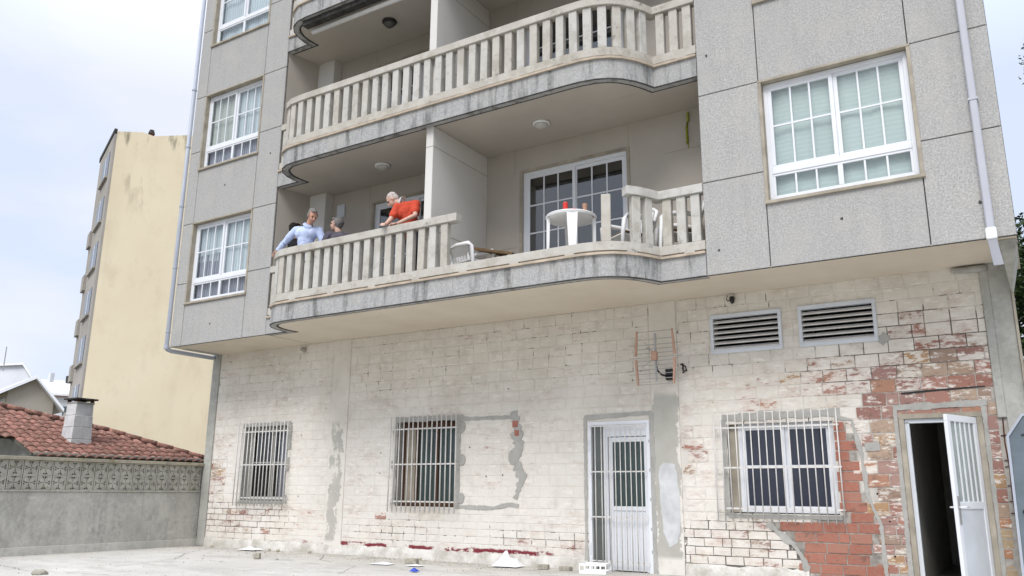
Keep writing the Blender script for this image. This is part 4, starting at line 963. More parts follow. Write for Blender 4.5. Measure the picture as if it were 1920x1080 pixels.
def plastic_chair(label, loc, rz, cushion=None):
    t = thing('garden_chair', label, 'chair', loc, rz, 'white plastic armchairs on the lower balcony')
    pw = M['plasticw']
    MB().hexa([(-.21,-.24,.40), (.21,-.24,.40), (.20,.20,.38), (-.20,.20,.38), (-.21,-.24,.425), (.21,-.24,.425), (.20,.20,.405), (-.20,.20,.405)]).build('seat', pw, t, bevel=.008)
    fr = MB()   # back frame ring, reclined
    pts = [(-.22, .20, .40), (-.24, .27, .60), (-.22, .34, .80), (-.12, .365, .87), (.12, .365, .87), (.22, .34, .80), (.24, .27, .60), (.22, .20, .40)]
    fr.tube(pts, .030, 8); fr.build('back_frame', pw, t, smooth=True)
    for i in range(5):
        x = -.14+.07*i; MB().hexa([(x-.022, .20, .42), (x+.022, .20, .42), (x+.022, .215, .42), (x-.022, .215, .42), (x-.022, .345, .85), (x+.022, .345, .85), (x+.022, .36, .85), (x-.022, .36, .85)]).build('back_slat', pw, t)
    for s_ in (-1, 1):
        MB().tube([(s_*.25, .27, .62), (s_*.275, .05, .655), (s_*.275, -.20, .65), (s_*.265, -.25, .60), (s_*.24, -.26, .40), (s_*.26, -.29, 0)], [.028,.034,.036,.034,.030,.024], 8).build('arm', pw, t, smooth=True)
        MB().tube([(s_*.23, .18, .42), (s_*.25, .27, 0)], [.024, .017], 8).build('leg', pw, t, smooth=True)
    if cushion: MB().box(-.19, .19, -.20, .17, .427, .47).build('cushion', cushion, t, bevel=.015)
    return t
plastic_chair('white plastic armchair by the end of the left railing, near the divider wall', (7.10, .12, ZF), R(82))
plastic_chair('white plastic armchair with a brown cushion, right of the round table behind a lone baluster', (9.72, .18, ZF), R(-30), M['brownw'])
plastic_chair('white plastic armchair behind the right-hand piece of railing', (10.36, .40, ZF), R(-60), M['brownw'])
t = thing('wooden_lounger', 'low brown wooden lounger behind the white chair at the divider wall', 'lounger', (7.46, .50, ZF))
MB().hexa([(-.42, -.30, .68), (.34, -.30, .48), (.34, .28, .48), (-.42, .28, .74), (-.42, -.30, .72), (.34, -.30, .52), (.34, .28, .52), (-.42, .28, .78)]).build('backrest', M['brownw'], t)
MB().box(-.40, .32, -.30, .28, .28, .33).build('seat', M['brownw'], t)
for (a, b) in ((-.38, -.28), (.28, -.28), (-.38, .26), (.28, .26)): MB().box(a-.02, a+.02, b-.02, b+.02, 0, .5).build('leg', M['sill'] if a > 0 else M['brownw'], t)
def item(name, label, cat, loc, prof, mat, extra=None):
    t = MB().lathe((0,0,0), prof, 14).build(name, mat, None, smooth=False, loc=loc); tag(t, label, cat); return t
zt = ZF+.7105
can = item('drink_can', 'red drink can standing on the round white table', 'can', (9.13, -.55, zt), [(.0, 0), (.028, 0), (.034, .01), (.034, .115), (.027, .125), (.0, .125)], M['redcan'])
MB().lathe((0,0,0), [(.0, .1255), (.026, .1255), (.026, .128), (.0, .128)], 14).build('lid', M['galv'], can)
tag(MB().lathe((0,0,0), [(.0, 0), (.028, 0), (.037, .10), (.0, .10)], 14).build('drinking_glass', M['amber'], None, loc=(9.36, -.42, zt)), 'glass with an amber drink on the right of the round white table', 'glass')
tag(MB().lathe((0,0,0), [(.0, 0), (.05, 0), (.055, .03), (.02, .05), (.0, .05)], 12).build('ashtray', simple('dark_green_glass', (.05, .07, .03), .3, .5), None, loc=(8.97, -.50, zt)), 'dark green ashtray left of the red can on the table', 'ashtray')
tag(MB().box(-.035, .035, -.022, .022, 0, .025).build('cigarette_packet', simple('red_card', (.5, .02, .02), .5), None, bevel=.003, loc=(9.24, -.53, zt)), 'small red packet lying between can and glass on the table', 'packet')
# yellow cord on the side wall
t = thing('washing_line_cord', 'yellow-green cord bundle hanging on the side wall of the lower right balcony', 'cord', (10.735, -.0, 5.5))
t.location = (10.42, .895, 5.93)
rg = random.Random(5)
MB().box(-.02, .004, -.04, .05, -.02, .12).build('hook_plate', M['rag'], t)
for i in range(6):
    y = rg.uniform(-.05, .05); L = rg.uniform(.3, .5)
    MB().tube([(-.02, 0, .02), (-.035, y, -.12), (-.03, y*1.6+rg.uniform(-.03,.03), -.28), (-.03, y*1.2, -L), (-.025, y*.4, -L+.06)], .010, 6).build('strand', M['rag'], t, smooth=True)

# ------------------------------------------------------------------ people
def blob(name, parts, mat, parent, voxel=.012, smooth=4):
    """parts: ('c', p0, r0, p1, r1) tapered capsule | ('e', centre, (rx,ry,rz), rotz) ellipsoid -> one continuous skin"""
    bm = bmesh.new()
    for p in parts:
        if p[0] == 'c':
            _, a, ra, b, rb = p; a, b = Vector(a), Vector(b); d = b-a; L = d.length; q = d.to_track_quat('Z', 'Y').to_matrix().to_4x4()
            n, m = 14, 5; rings = []
            for i in range(m+1):
                th = math.pi/2*(1-i/m); rings.append((ra*math.cos(th), -ra*math.sin(th)))
            for i in range(m+1):
                th = math.pi/2*i/m; rings.append((rb*math.cos(th), L+rb*math.sin(th)))
            vs = [[bm.verts.new(Matrix.Translation(a) @ q @ Vector((max(r_, .0008)*math.cos(2*math.pi*k/n), max(r_, .0008)*math.sin(2*math.pi*k/n), z))) for k in range(n)] for r_, z in rings]
            for i in range(len(vs)-1):
                for k in range(n): bm.faces.new((vs[i][k], vs[i][(k+1)%n], vs[i+1][(k+1)%n], vs[i+1][k]))
            bm.faces.new(vs[0][::-1]); bm.faces.new(vs[-1])
        else:
            _, c, r3, rot = p; mat4 = Matrix.Translation(Vector(c)) @ (rot if isinstance(rot, Matrix) else Matrix.Rotation(rot, 4, 'Z')) @ Matrix.Diagonal((*r3, 1))
            bmesh.ops.create_uvsphere(bm, u_segments=18, v_segments=12, radius=1, matrix=mat4)
    me = bpy.data.meshes.new(name); bm.to_mesh(me); bm.free()
    o = bpy.data.objects.new(name, me); COL.objects.link(o)
    md = o.modifiers.new('r', 'REMESH'); md.mode = 'VOXEL'; md.voxel_size = voxel; md.use_smooth_shade = True
    m2 = o.modifiers.new('s', 'SMOOTH'); m2.iterations = smooth; m2.factor = .5
    dg = bpy.context.evaluated_depsgraph_get(); me2 = bpy.data.meshes.new_from_object(o.evaluated_get(dg)); o.modifiers.clear(); o.data = me2
    me2.name = name; me2.materials.clear(); me2.materials.append(mat)
    for p in me2.polygons: p.use_smooth = True
    o.parent = parent; return o
def hand(parts, wrist, direc, palm_n, side, curl=.5, s=1.0):
    """palm and five fingers; direc = finger direction, palm_n = palm normal (fingers curl towards it), side = thumb side vector sign"""
    w = Vector(wrist); d = Vector(direc).normalized(); n = Vector(palm_n).normalized(); n = (n-d*n.dot(d)).normalized(); t = d.cross(n)*side
    k = w+d*.085*s
    for i, off in enumerate((-.030, -.010, .010, .030)):
        parts.append(('c', w+t*off*.6*s, .015*s, k+t*off*s, .012*s))
    for i, (off, L) in enumerate(((.032, .070), (.011, .080), (-.011, .074), (-.031, .058))):
        a = k+t*off*s; b = a+(d*math.cos(curl*.8)+n*math.sin(curl*.8))*L*.5*s; c = b+(d*math.cos(curl*2.0)+n*math.sin(curl*2.0))*L*.5*s
        parts.append(('c', a, .0095*s, b, .009*s)); parts.append(('c', b, .009*s, c, .0075*s))
    a = w+t*.032*s+d*.02*s; b = a+(t*.6+d*.6+n*.35).normalized()*.04*s; c = b+(t*.15+d*.9+n*.4).normalized()*.032*s
    parts.append(('c', a, .013*s, b, .011*s)); parts.append(('c', b, .011*s, c, .009*s))
def person(label, foot, hips, chest, neck, head, face, shL, elL, haL, shR, elR, haR, skin, hairm, shirt, pants, sleeve='long', hdirL=None, hdirR=None, female=False, collar=None, bald=False, footdir=(0, -1)):
    """all points in world coordinates, root Empty at the feet; face = unit vector the head looks along; L/R = the person's own"""
    root = thing('person', label, 'person', (foot[0], foot[1], foot[2])); base = Vector(foot)
    Lc = lambda p: Vector(p)-base
    hips, chest, neck, head, shL, elL, haL, shR, elR, haR = map(Lc, (hips, chest, neck, head, shL, elL, haL, shR, elR, haR))
    fd = Vector((footdir[0], footdir[1], 0)).normalized(); sd_ = Vector((-fd.y, fd.x, 0))
    fv = Vector(face).normalized(); rgt = fv.cross(Vector((0,0,1))).normalized(); up = rgt.cross(fv).normalized()
    body = []
    # legs
    for s_ in (-1, 1):
        h = hips+sd_*.09*s_; kn = sd_*.10*s_+fd*.03+Vector((0,0,.48)); an = sd_*.10*s_+Vector((0,0,.09))
        body += [('c', h, .080, kn, .052), ('c', kn, .050, an, .036), ('c', an+Vector((0,0,-.035)), .036, an+fd*.16+Vector((0,0,-.055)), .028)]
    tw = (shL-shR).normalized()
    body += [('c', hips-tw*.08, .11, hips+tw*.08, .11), ('c', hips, .12, chest, .125), ('c', chest-tw*.08, .10, chest+tw*.08, .10), ('c', shR, .055, shL, .055)]
    body += [('c', neck-(neck-chest).normalized()*.05, .055, head-up*.06-fv*.02, .052)]
    for a, b, c in ((shL, elL, haL), (shR, elR, haR)): body += [('c', a, .050, b, .038), ('c', b, .038, c, .025)]
    # head: skull, face mass, jaw, nose, ears
    rot = Matrix((rgt, fv, up)).transposed().to_4x4()
    E = lambda x, y, z: head+rgt*x+fv*y+up*z
    body += [('e', E(0, -.012, .02), (.074, .094, .092), rot), ('e', E(0, .025, -.035), (.060, .068, .078), rot), ('e', E(0, .045, -.085), (.038, .036, .030), rot),
             ('c', E(0, .088, .005), .012, E(0, .108, -.028), .017), ('e', E(.076, -.005, -.01), (.011, .020, .032), rot), ('e', E(-.076, -.005, -.01), (.011, .020, .032), rot),
             ('c', E(-.02, .078, -.058), .012, E(.02, .078, -.058), .012), ('c', E(-.045, .072, .024), .014, E(.045, .072, .024), .014)]
    hand(body, haL, hdirL[0] if hdirL else (haL-elL), hdirL[1] if hdirL else (0,0,-1), 1)
    hand(body, haR, hdirR[0] if hdirR else (haR-elR), hdirR[1] if hdirR else (0,0,-1), -1)
    bo = blob('body', body, skin, root, .0085, 3)
    for s_ in (-1, 1):
        eb = bmesh.new(); bmesh.ops.create_uvsphere(eb, u_segments=8, v_segments=6, radius=.011, matrix=Matrix.Translation(E(.031*s_, .082, .008))); me = bpy.data.meshes.new('eye'); eb.to_mesh(me); eb.free(); me.materials.append(M['eye']); put('eye', me, root)
    # hair
    if not bald:
        hp = [('e', E(0, -.045, .042), (.081, .082, .080), rot), ('e', E(0, -.055, -.005), (.079, .062, .080), rot), ('e', E(.015, .022, .098), (.052, .050, .022), rot), ('c', E(-.078, -.005, .03), .012, E(-.077, .015, -.01), .007), ('c', E(.078, -.005, .03), .012, E(.077, .015, -.01), .007)]
        if female: hp += [('e', E(0, -.045, .03), (.094, .092, .092), rot), ('e', E(0, .035, .085), (.075, .05, .04), rot)]
    else:
        hp = [('e', E(0, -.030, .040), (.080, .087, .078), rot), ('e', E(0, -.050, -.010), (.079, .062, .075), rot)]
    ho = blob('hair', hp, hairm, root, .009, 1)
    for v_ in ho.data.vertices: v_.co += v_.normal*(noise.noise(v_.co*38)*.007)
    # shirt
    sh = [('c', hips-tw*.08+Vector((0,0,.02)), .128, hips+tw*.08+Vector((0,0,.02)), .128), ('c', hips, .14, chest, .128), ('c', chest-tw*.075, .112, chest+tw*.075, .112), ('c', shR, .066, shL, .066), ('c', chest, .11, chest.lerp(neck, .45), .085)]
    for a, b, c in ((shL, elL, haL), (shR, elR, haR)):
        if sleeve == 'long': sh += [('c', a, .062, b, .050), ('c', b, .050, b+(c-b)*.90, .036)]
        else: sh += [('c', a, .070, a+(b-a)*.62, .062)]
    so = blob('shirt', sh, shirt, root, .012, 3)
    dsp = so.data
    for v_ in dsp.vertices:
        w_ = abs(noise.noise(Vector((v_.co.x*8, v_.co.y*8, v_.co.z*6+3)))) *.022 + abs(noise.noise(v_.co*19))*.010; v_.co += v_.normal*w_
    if collar:
        nk = neck; cm = MB(); ring = []
        ax = (head-neck).normalized(); a1 = ax.cross(Vector((0,1,0))).normalized(); a2 = ax.cross(a1)
        n = 18; vv = []
        for i in range(n):
            th = 2*math.pi*i/n; dd = a1*math.cos(th)+a2*math.sin(th)
            vv += [nk+dd*.072-ax*.055, nk+dd*.066-ax*.005, nk+dd*.098-ax*.055]
        ff = []
        for i in range(n):
            j = (i+1) % n; ff += [(3*i, 3*j, 3*j+1, 3*i+1), (3*i+1, 3*j+1, 3*j+2, 3*i+2)]
        cm.add(vv, ff); cm.build('collar', collar, root, smooth=True)
    pn = []
    for s_ in (-1, 1):
        h = hips+sd_*.09*s_; kn = sd_*.10*s_+fd*.03+Vector((0,0,.48)); an = sd_*.10*s_+Vector((0,0,.10))
        pn += [('c', h, .100, kn, .070), ('c', kn, .070, an, .056)]
    pn += [('c', hips-tw*.08, .122, hips+tw*.08, .122)]
    blob('trousers', pn, pants, root, .016, 3)
    ft = []
    for s_ in (-1, 1):
        an = sd_*.10*s_+Vector((0,0,.05)); me = blob('shoe', [('c', an, .042, an+fd*.17+Vector((0,0,-.012)), .036)], M['blackc'], root, .014, 2)
    return root
# man in light blue shirt: leaning on the left end of the railing, turned to the right
person('grey-haired man in light blue shirt, one hand on the left end of the railing', (3.93, -.30, ZF),
       hips=(3.93, -.32, ZF+.93), chest=(3.96, -.36, ZF+1.27), neck=(4.04, -.38, ZF+1.45), head=(4.13, -.40, ZF+1.565), face=(.78, -.30, -.66),
       shL=(4.14, -.24, ZF+1.34), elL=(4.24, -.22, ZF+1.10), haL=(4.22, -.40, ZF+.93),
       shR=(3.80, -.44, ZF+1.35), elR=(3.62, -.50, ZF+1.16), haR=(3.50, -.56, ZF+.995),
       skin=M['skin'], hairm=M['hairg'], shirt=M['shirtb'], pants=M['trous'], hdirR=((-.25, -.55, -.5), (0.3, .2, -1)), collar=M['shirtb'], footdir=(.3, -1))
person('grey-haired woman in a dark grey-violet top, facing the man in the blue shirt', (4.50, -.02, ZF),
       hips=(4.50, -.02, ZF+.88), chest=(4.47, -.04, ZF+1.16), neck=(4.41, -.05, ZF+1.33), head=(4.36, -.06, ZF+1.47), face=(-.92, -.22, .10),
       shL=(4.33, -.18, ZF+1.24), elL=(4.22, -.26, ZF+1.03), haL=(4.04, -.22, ZF+1.07),
       shR=(4.57, .10, ZF+1.24), elR=(4.50, .16, ZF+.98), haR=(4.28, .08, ZF+.98),
       skin=M['skinp'], hairm=M['hairg'], shirt=M['topg'], pants=M['trous'], female=True, footdir=(-1, -.2))
person('white-haired man in an orange polo shirt bending forward over the railing', (6.26, -.16, ZF),
       hips=(6.25, -.28, ZF+.93), chest=(6.19, -.36, ZF+1.27), neck=(6.06, -.40, ZF+1.47), head=(5.93, -.43, ZF+1.51), face=(-.58, -.36, -.74),
       shL=(6.30, -.30, ZF+1.40), elL=(6.40, -.42, ZF+1.17), haL=(6.22, -.62, ZF+1.01),
       shR=(6.08, -.46, ZF+1.34), elR=(6.05, -.60, ZF+1.10), haR=(6.04, -.70, ZF+1.0),
       skin=M['skinp'], hairm=M['hairw'], shirt=M['polo'], pants=M['trous'], sleeve='short', hdirL=((-.7, -.4, -.1), (0, 0, -1)), hdirR=((.3, -.7, -.1), (0, 0, -1)), collar=M['plasticw'], bald=True, footdir=(-.5, -1))
person('dark-haired person in black half hidden behind the man in light blue', (3.24, .12, ZF),
       hips=(3.24, .12, ZF+.92), chest=(3.22, .12, ZF+1.27), neck=(3.20, .10, ZF+1.47), head=(3.19, .09, ZF+1.61), face=(.3, .9, -.1),
       shL=(3.03, .16, ZF+1.38), elL=(2.98, .20, ZF+1.10), haL=(3.02, .05, ZF+.9),
       shR=(3.42, .12, ZF+1.38), elR=(3.48, .18, ZF+1.10), haR=(3.42, .36, ZF+1.0),
       skin=M['skin'], hairm=M['hairk'], shirt=M['blackc'], pants=M['blackc'], footdir=(.3, 1))

# ------------------------------------------------------------------ garden wall (along Y at x = -0.1)
GW = thing('garden_wall', 'grey rendered garden wall topped with pierced screen blocks, left of the building', 'wall', (-.10, -3, G))
def gb(name, x0, x1, y0, y1, z0, z1, mat, bev=.006): return MB().box(x0+.10, x1+.10, y0+3, y1+3, z0-G, z1-G).build(name, mat, GW, bevel=bev)
gb('wall_base', -.26, -.10, -9.0, YW-.035, G-.1, .545, M['gwall'])
gb('kerb', -.099, -.085, -9.0, YW-.035, G-.05, -.335, M['kerb'])
gb('band', -.255, -.085, -9.0, YW-.036, .546, .575, M['gblock'])
gb('coping', -.30, -.055, -9.0, YW-.036, 1.062, 1.12, M['gcope'])
def screen_block():
    m = MB(); s_ = .118; t = .016; d0, d1 = -.055, .055     # local: y along wall, z up, x thickness
    m.box(d0, d1, -s_, s_, s_-t, s_).box(d0, d1, -s_, s_, -s_, -s_+t).box(d0, d1, -s_, -s_+t, -s_+t, s_-t).box(d0, d1, s_-t, s_, -s_+t, s_-t)
    for a in range(4):
        th = math.pi/4+a*math.pi/2; c, s2 = math.cos(th), math.sin(th)
        prof = [(.0, 0), (.05, .034), (.10, .040), (.146, .008), (.146, -.008), (.10, -.040), (.05, -.034)]
        pts = [(r_*c-o_*s2, r_*s2+o_*c) for r_, o_ in prof]; n = len(pts)
        v = [(d1-.012, y, z) for y, z in pts]+[(d0+.012, y, z) for y, z in pts]
        m.add(v, [tuple(range(n)), tuple(range(2*n-1, n-1, -1))]+[(i, i+n, (i+1)%n+n, (i+1)%n) for i in range(n)])
    for a in range(4):
        th = a*math.pi/2; c, s2 = math.cos(th), math.sin(th); prof = [(.035, .0), (.075, .012), (.105, .0), (.075, -.012)]
        pts = [(r_*c-o_*s2, r_*s2+o_*c) for r_, o_ in prof]; n = 4
        v = [(d1-.02, y, z) for y, z in pts]+[(d0+.02, y, z) for y, z in pts]
        m.add(v, [tuple(range(n)), tuple(range(2*n-1, n-1, -1))]+[(i, i+n, (i+1)%n+n, (i+1)%n) for i in range(n)])
    return m.mesh('screen_block', M['gblock'])
sb = screen_block(); y = YW-.16
while y > -4.6:
    for zc in (.697, .938):
        b = put('screen_block', sb, GW, (-.178+.10, y+3, zc-G)); b.rotation_euler.x = random.choice([0, math.pi/2])
    y -= .2505
# weeds behind the wall show green through the blocks
wv = MB(); rw = random.Random(2)
for i in range(1600):
    p = Vector((rw.uniform(-.75, -.40), rw.uniform(-5, 1), rw.uniform(.35, .98))); a = rw.uniform(0, 6.28); L = rw.uniform(.03, .07)
    if noise.noise(p*1.3) < -.05: continue
    d = Vector((math.cos(a), math.sin(a), rw.uniform(-.6, .8)))*L; q = Vector((-d.y, d.x, rw.uniform(-.02, .02)))*.5
    wv.add([p-d, p+q, p+d, p-q], [(0,1,2,3)])
tag(wv.build('weeds', M['leafg']), 'green weeds growing behind the pierced garden wall', 'weeds', kind='stuff')

# ------------------------------------------------------------------ tiled house behind the garden wall
PT = math.tan(R(22)); ZE = 1.37
def rz_(x): return ZE + PT*(-3.5-x)
RP = [(-3.5, -.50), (-3.5, 3.75), (-5.05, 2.10), (-6.2, 0.2), (-7.6, -2.9), (-4.45, -2.9), (-4.42, -.52)]
HS = thing('tiled_house', 'low grey house with a red clay tile roof behind the garden wall', 'house', (-5, 0, G))
def hs(o): o.parent = HS; o.matrix_parent_inverse = Matrix.Translation((5, 0, -G)); return o
m = MB(); n = len(RP); v = [(x, y_, rz_(x)-.05) for x, y_ in RP]+[(x, y_, rz_(x)-.12) for x, y_ in RP]
m.add(v, [tuple(range(n)), tuple(range(2*n-1, n-1, -1))]+[(i, i+n, (i+1)%n+n, (i+1)%n) for i in range(n)])
RF = hs(m.build('roof', M['gutter']))
# tile: a barrel-topped wave, exposed length along the slope
tw_, tl_ = .215, .30
def tile_mesh():
    seg = 7; v = []; f = []
    for e_ in (0, 1):
        for i in range(seg+1):
            y_ = -tw_/2+tw_*i/seg; hgt = .045*max(0, math.sin(math.pi*i/seg))**.8 + (.022 if e_ == 0 else .0)
            v.append((tl_*.60 if e_ == 0 else -tl_*.56, y_, hgt))
    for i in range(seg): f.append((i, i+1, seg+1+i+1, seg+1+i))
    o_ = len(v)
    for i in range(seg+1): v.append((tl_*.60, v[i][1], v[i][2]-.016))
    for i in range(seg): f.append((o_+i, o_+i+1, i+1, i))
    me = bpy.data.meshes.new('roof_tile'); me.from_pydata(v, [], f); me.materials.append(M['tile'])
    for p in me.polygons: p.use_smooth = True
    return me
tm = tile_mesh(); cosr = math.cos(R(22)); tiles = []
x = -3.44
row = 0
while x > -7.6:
    yy = -2.9
    while yy < 3.8:
        q = (x-.12, yy+(.0))
        if inside(q, RP) or inside((x-.2, yy+.02), RP) and x > -3.6: tiles.append((x, yy, row))
        yy += tw_*.97
    x -= tl_*cosr*.86; row += 1
def tdist(t): return (t[0]-CX)**2+(t[1]-CY)**2 + (1000 if t[1] < -1.2-(-3.5-t[0])*.0 and t[0] > -4.4 else 0)
tiles.sort(key=tdist)
jn = MB()
rt = random.Random(8)
for i, (x, yy, row) in enumerate(tiles):
    z = rz_(x)-.045+rt.uniform(-.005, .006); rot = Matrix.Rotation(R(22), 4, 'Y')
    if i < 300:
        o = put('roof_tile', tm, RF, None); o.matrix_world = Matrix.Translation((x, yy, z)) @ Matrix.Rotation(rt.uniform(-.04, .04), 4, 'Z') @ rot
        o.matrix_parent_inverse = Matrix.Translation((5, 0, -G)).inverted() @ Matrix.Translation((5, 0, -G))
    else:
        T = Matrix.Translation((x, yy, z)) @ rot; jn.add([T @ v_.co for v_ in tm.vertices], [tuple(p.vertices) for p in tm.polygons])
if jn.v: tag(jn.build('roof_tiles', M['tile'], RF), kind='stuff')
# ridge/hip tiles along the far edge
hp_ = [(-3.5, 3.75), (-5.05, 2.10), (-6.2, 0.2), (-7.6, -2.9)]
for i in range(3):
    (ax_, ay_), (bx_, by_) = hp_[i], hp_[i+1]; L = math.hypot(bx_-ax_, by_-ay_); nn = int(L/.33)
    for k in range(nn):
        p = [Vector((ax_+(bx_-ax_)*t_, ay_+(by_-ay_)*t_, rz_(ax_+(bx_-ax_)*t_)+.0)) for t_ in (k/nn, (k+1.15)/nn)]
        MB().tube(p, [.075, .06], 8).build('hip_tile', M['tile'], RF, smooth=True)
MB().tube([(-3.36, -.52, ZE-.09), (-3.36, 4.2, ZE-.09)], .055, 10).build('gutter', M['gutter'], RF, smooth=True)
hs(MB().box(-9, -3.62, -.30, 8, G, ZE-.14).build('wall', M['gwall']))
m = MB(); m.hexa([(-9, -.30, ZE-.14), (-3.62, -.30, ZE-.14), (-3.62, 3, ZE-.14), (-9, 3, ZE-.14), (-7.6, -.30, rz_(-7.6)-.14), (-3.63, -.30, ZE-.135), (-3.63, 3, ZE-.135), (-7.6, 3, ZE-.13)])
hs(m.build('gable', M['gwall']))
# chimney of concrete blocks: tapered, four courses, slab cap
CH = (-4.24, .84)
m = MB(); chs = []
for i in range(4):
    z0_, z1_ = 1.42+.265*i, 1.42+.265*(i+1)-.008; w0, w1 = .245-.012*i, .245-.012*(i+1)+.006
    d0_, d1_ = w0*.92, w1*.92
    chs.append([(CH[0]-d0_, CH[1]-w0, z0_), (CH[0]+d0_, CH[1]-w0, z0_), (CH[0]+d0_, CH[1]+w0, z0_), (CH[0]-d0_, CH[1]+w0, z0_), (CH[0]-d1_, CH[1]-w1, z1_), (CH[0]+d1_, CH[1]-w1, z1_), (CH[0]+d1_, CH[1]+w1, z1_), (CH[0]-d1_, CH[1]+w1, z1_)])
CHO = hs(MB().box(CH[0]-.19, CH[0]+.19, CH[1]-.19, CH[1]+.19, 1.3, 2.47).build('chimney', M['cham']))
for c_ in chs: MB().hexa(c_).build('block', M['cham'], CHO, bevel=.006)
MB().box(CH[0]-.21, CH[0]+.21, CH[1]-.21, CH[1]+.21, 2.475, 2.51).build('collar', M['cement'], CHO)
MB().box(CH[0]-.26, CH[0]+.26, CH[1]-.26, CH[1]+.26, 2.56, 2.595).build('cap', M['mould'], CHO)
for a, b in ((-1, -1), (1, -1), (1, 1), (-1, 1)): MB().box(CH[0]+a*.17-.03, CH[0]+a*.17+.03, CH[1]+b*.17-.03, CH[1]+b*.17+.03, 2.51, 2.56).build('cap_support', M['rust'], CHO)

# ------------------------------------------------------------------ tall cream building behind
YB_ = thing('cream_apartment_block', 'tall cream-yellow apartment block with a blank gable wall, behind the tiled roof', 'building', (-28.93, 15.31, G-3))
gd_ = Vector((.40, .9165, 0)); hd_ = Vector((-.9165, .40, 0)); ZG = -G+3
def yp(a, b, z): p = gd_*a + hd_*b; return (p.x, p.y, z+ZG)      # local to the corner
m = MB(); prof = [(0, 20.75), (1.38, 21.05), (1.95, 20.95), (3.8, 21.5), (14, 23.5)]
poly = [(0, -3)]+prof[:]+[(14, -3)]
v = [yp(a, 0, z) for a, z in poly]+[yp(a, 5.2, z-(.0 if z > 0 else 0)) for a, z in poly]; n = len(poly)
m.add(v, [tuple(range(n)), tuple(range(2*n-1, n-1, -1))]+[(i, i+n, (i+1)%n+n, (i+1)%n) for i in range(n)])
m.build('gable_wall', M['yellow'], YB_)
# window side: grey-beige skin, windows and small projecting balconies for each storey
def ybox(name, a0, a1, b0, b1, z0, z1, mat, par):
    return MB().hexa([yp(a0,b0,z0), yp(a1,b0,z0), yp(a1,b1,z0), yp(a0,b1,z0), yp(a0,b0,z1), yp(a1,b0,z1), yp(a1,b1,z1), yp(a0,b1,z1)]).build(name, mat, par)
ybox('side_wall', -.12, -.005, .02, 5.2, -3, 20.6, M['flatgrey'], YB_)
ybox('roof_edge', -.16, -.0, .0, 5.5, 20.62, 20.9, M['mould'], YB_)
for i in range(8):
    z = 19.0-2.72*i
    if z < 0: break
    w_ = ybox('window', -.15, -.121, .9, 3.3, z-.75, z+.75, M['winfar'], YB_)
    ybox('window_frame', -.17, -.151, 2.0, 2.15, z-.75, z+.75, M['whitewall'], w_)
    ybox('sill', -.26, -.121, .8, 3.4, z-.87, z-.76, M['flatgrey'], w_)
    if i > 0: ybox('balcony', -.27, -.121, 4.2, 5.2, z-1.5, z-.55, M['flatgrey'], YB_)
MB().tube([yp(1.9, .5, 20.6), yp(1.9, .5, 21.25)], .16, 10).build('vent_pot', M['rust'], YB_)
MB().tube([yp(1.9, .5, 21.25), yp(1.9, .5, 21.5)], [.2, .13], 10).build('vent_cowl', M['mould'], YB_)

# ------------------------------------------------------------------ far houses
def far_house(name, label, P0, P1, zg, z_e0, apex, z_e1, deep, wallm, roofm):
    """gable wall from P0 (left) to P1 (right); apex = (fraction, z); deep = vector towards the rear"""
    P0, P1, dv = Vector(P0), Vector(P1), Vector(deep); f_, za = apex; A_ = P0.lerp(P1, f_)
    root = thing(name, label, 'house', (P0.x, P0.y, G-3)); b0 = Vector((P0.x, P0.y, G-3)); L_ = lambda p, z: Vector((p.x, p.y, z))-b0
    pts = [(P0, G-3), (P1, G-3), (P1, z_e1), (A_, za), (P0, z_e0)]; n = 5
    v = [L_(p, z) for p, z in pts]+[L_(p+dv, z) for p, z in pts]
    m = MB(); m.add(v, [tuple(range(n)), tuple(range(2*n-1, n-1, -1))]+[(i, i+n, (i+1)%n+n, (i+1)%n) for i in range(n)]); m.build('wall', wallm, root)
    un = dv.normalized()*-.35
    rf = MB()
    for (a, za_, b, zb_) in ((P0, z_e0, A_, za), (A_, za, P1, z_e1)):
        e = (b-a).normalized()
        a2 = a-e*.4 if a is P0 else a; b2 = b+e*.4 if b is P1 else b; sl = (zb_-za_)/(b-a).length
        zA = za_-(sl*.4 if a is P0 else 0); zB = zb_+(sl*.4 if b is P1 else 0)
        q = [L_(a2+un, zA+.02), L_(b2+un, zB+.02), L_(b2+dv, zB+.02), L_(a2+dv, zA+.02)]
        rf.hexa(q+[p+Vector((0,0,.16)) for p in q])
    rf.build('roof', roofm, root); return root, b0
hA, bA = far_house('gabled_house', 'white-roofed house with a beige gable wall, beyond the tiled roof', (-26.1, 10.07, 0), (-25.2, 11.75, 0), 0, 5.0, (.53, 5.58), 4.55, (-7, 2.0, 0), M['houseg'], M['whiteroof'])
# windowed left side of it
dd = Vector((-7, 2.0, 0)).normalized(); nn_ = Vector((dd.y, -dd.x, 0)); nn_ = nn_ if nn_.y < 0 else -nn_
for i in range(5):
    p = Vector((-26.1, 10.07, 0))+dd*(.25+.5*i)+nn_*.03
    q = [p, p+dd*.42, p+dd*.42-nn_*.02, p-nn_*.02]
    w_ = MB().hexa([Vector((a_.x, a_.y, 4.2))-bA for a_ in q]+[Vector((a_.x, a_.y, 4.85))-bA for a_ in q]).build('window', M['yellowf'], hA)
    for (u0, u1, z0_, z1_) in ((.05, .19, 4.27, 4.5), (.23, .37, 4.27, 4.5), (.05, .19, 4.55, 4.8), (.23, .37, 4.55, 4.8)):
        q = [p+dd*u0+nn_*.01, p+dd*u1+nn_*.01, p+dd*u1, p+dd*u0]
        MB().hexa([Vector((a_.x, a_.y, z0_))-bA for a_ in q]+[Vector((a_.x, a_.y, z1_))-bA for a_ in q]).build('pane', M['winfar'], w_)
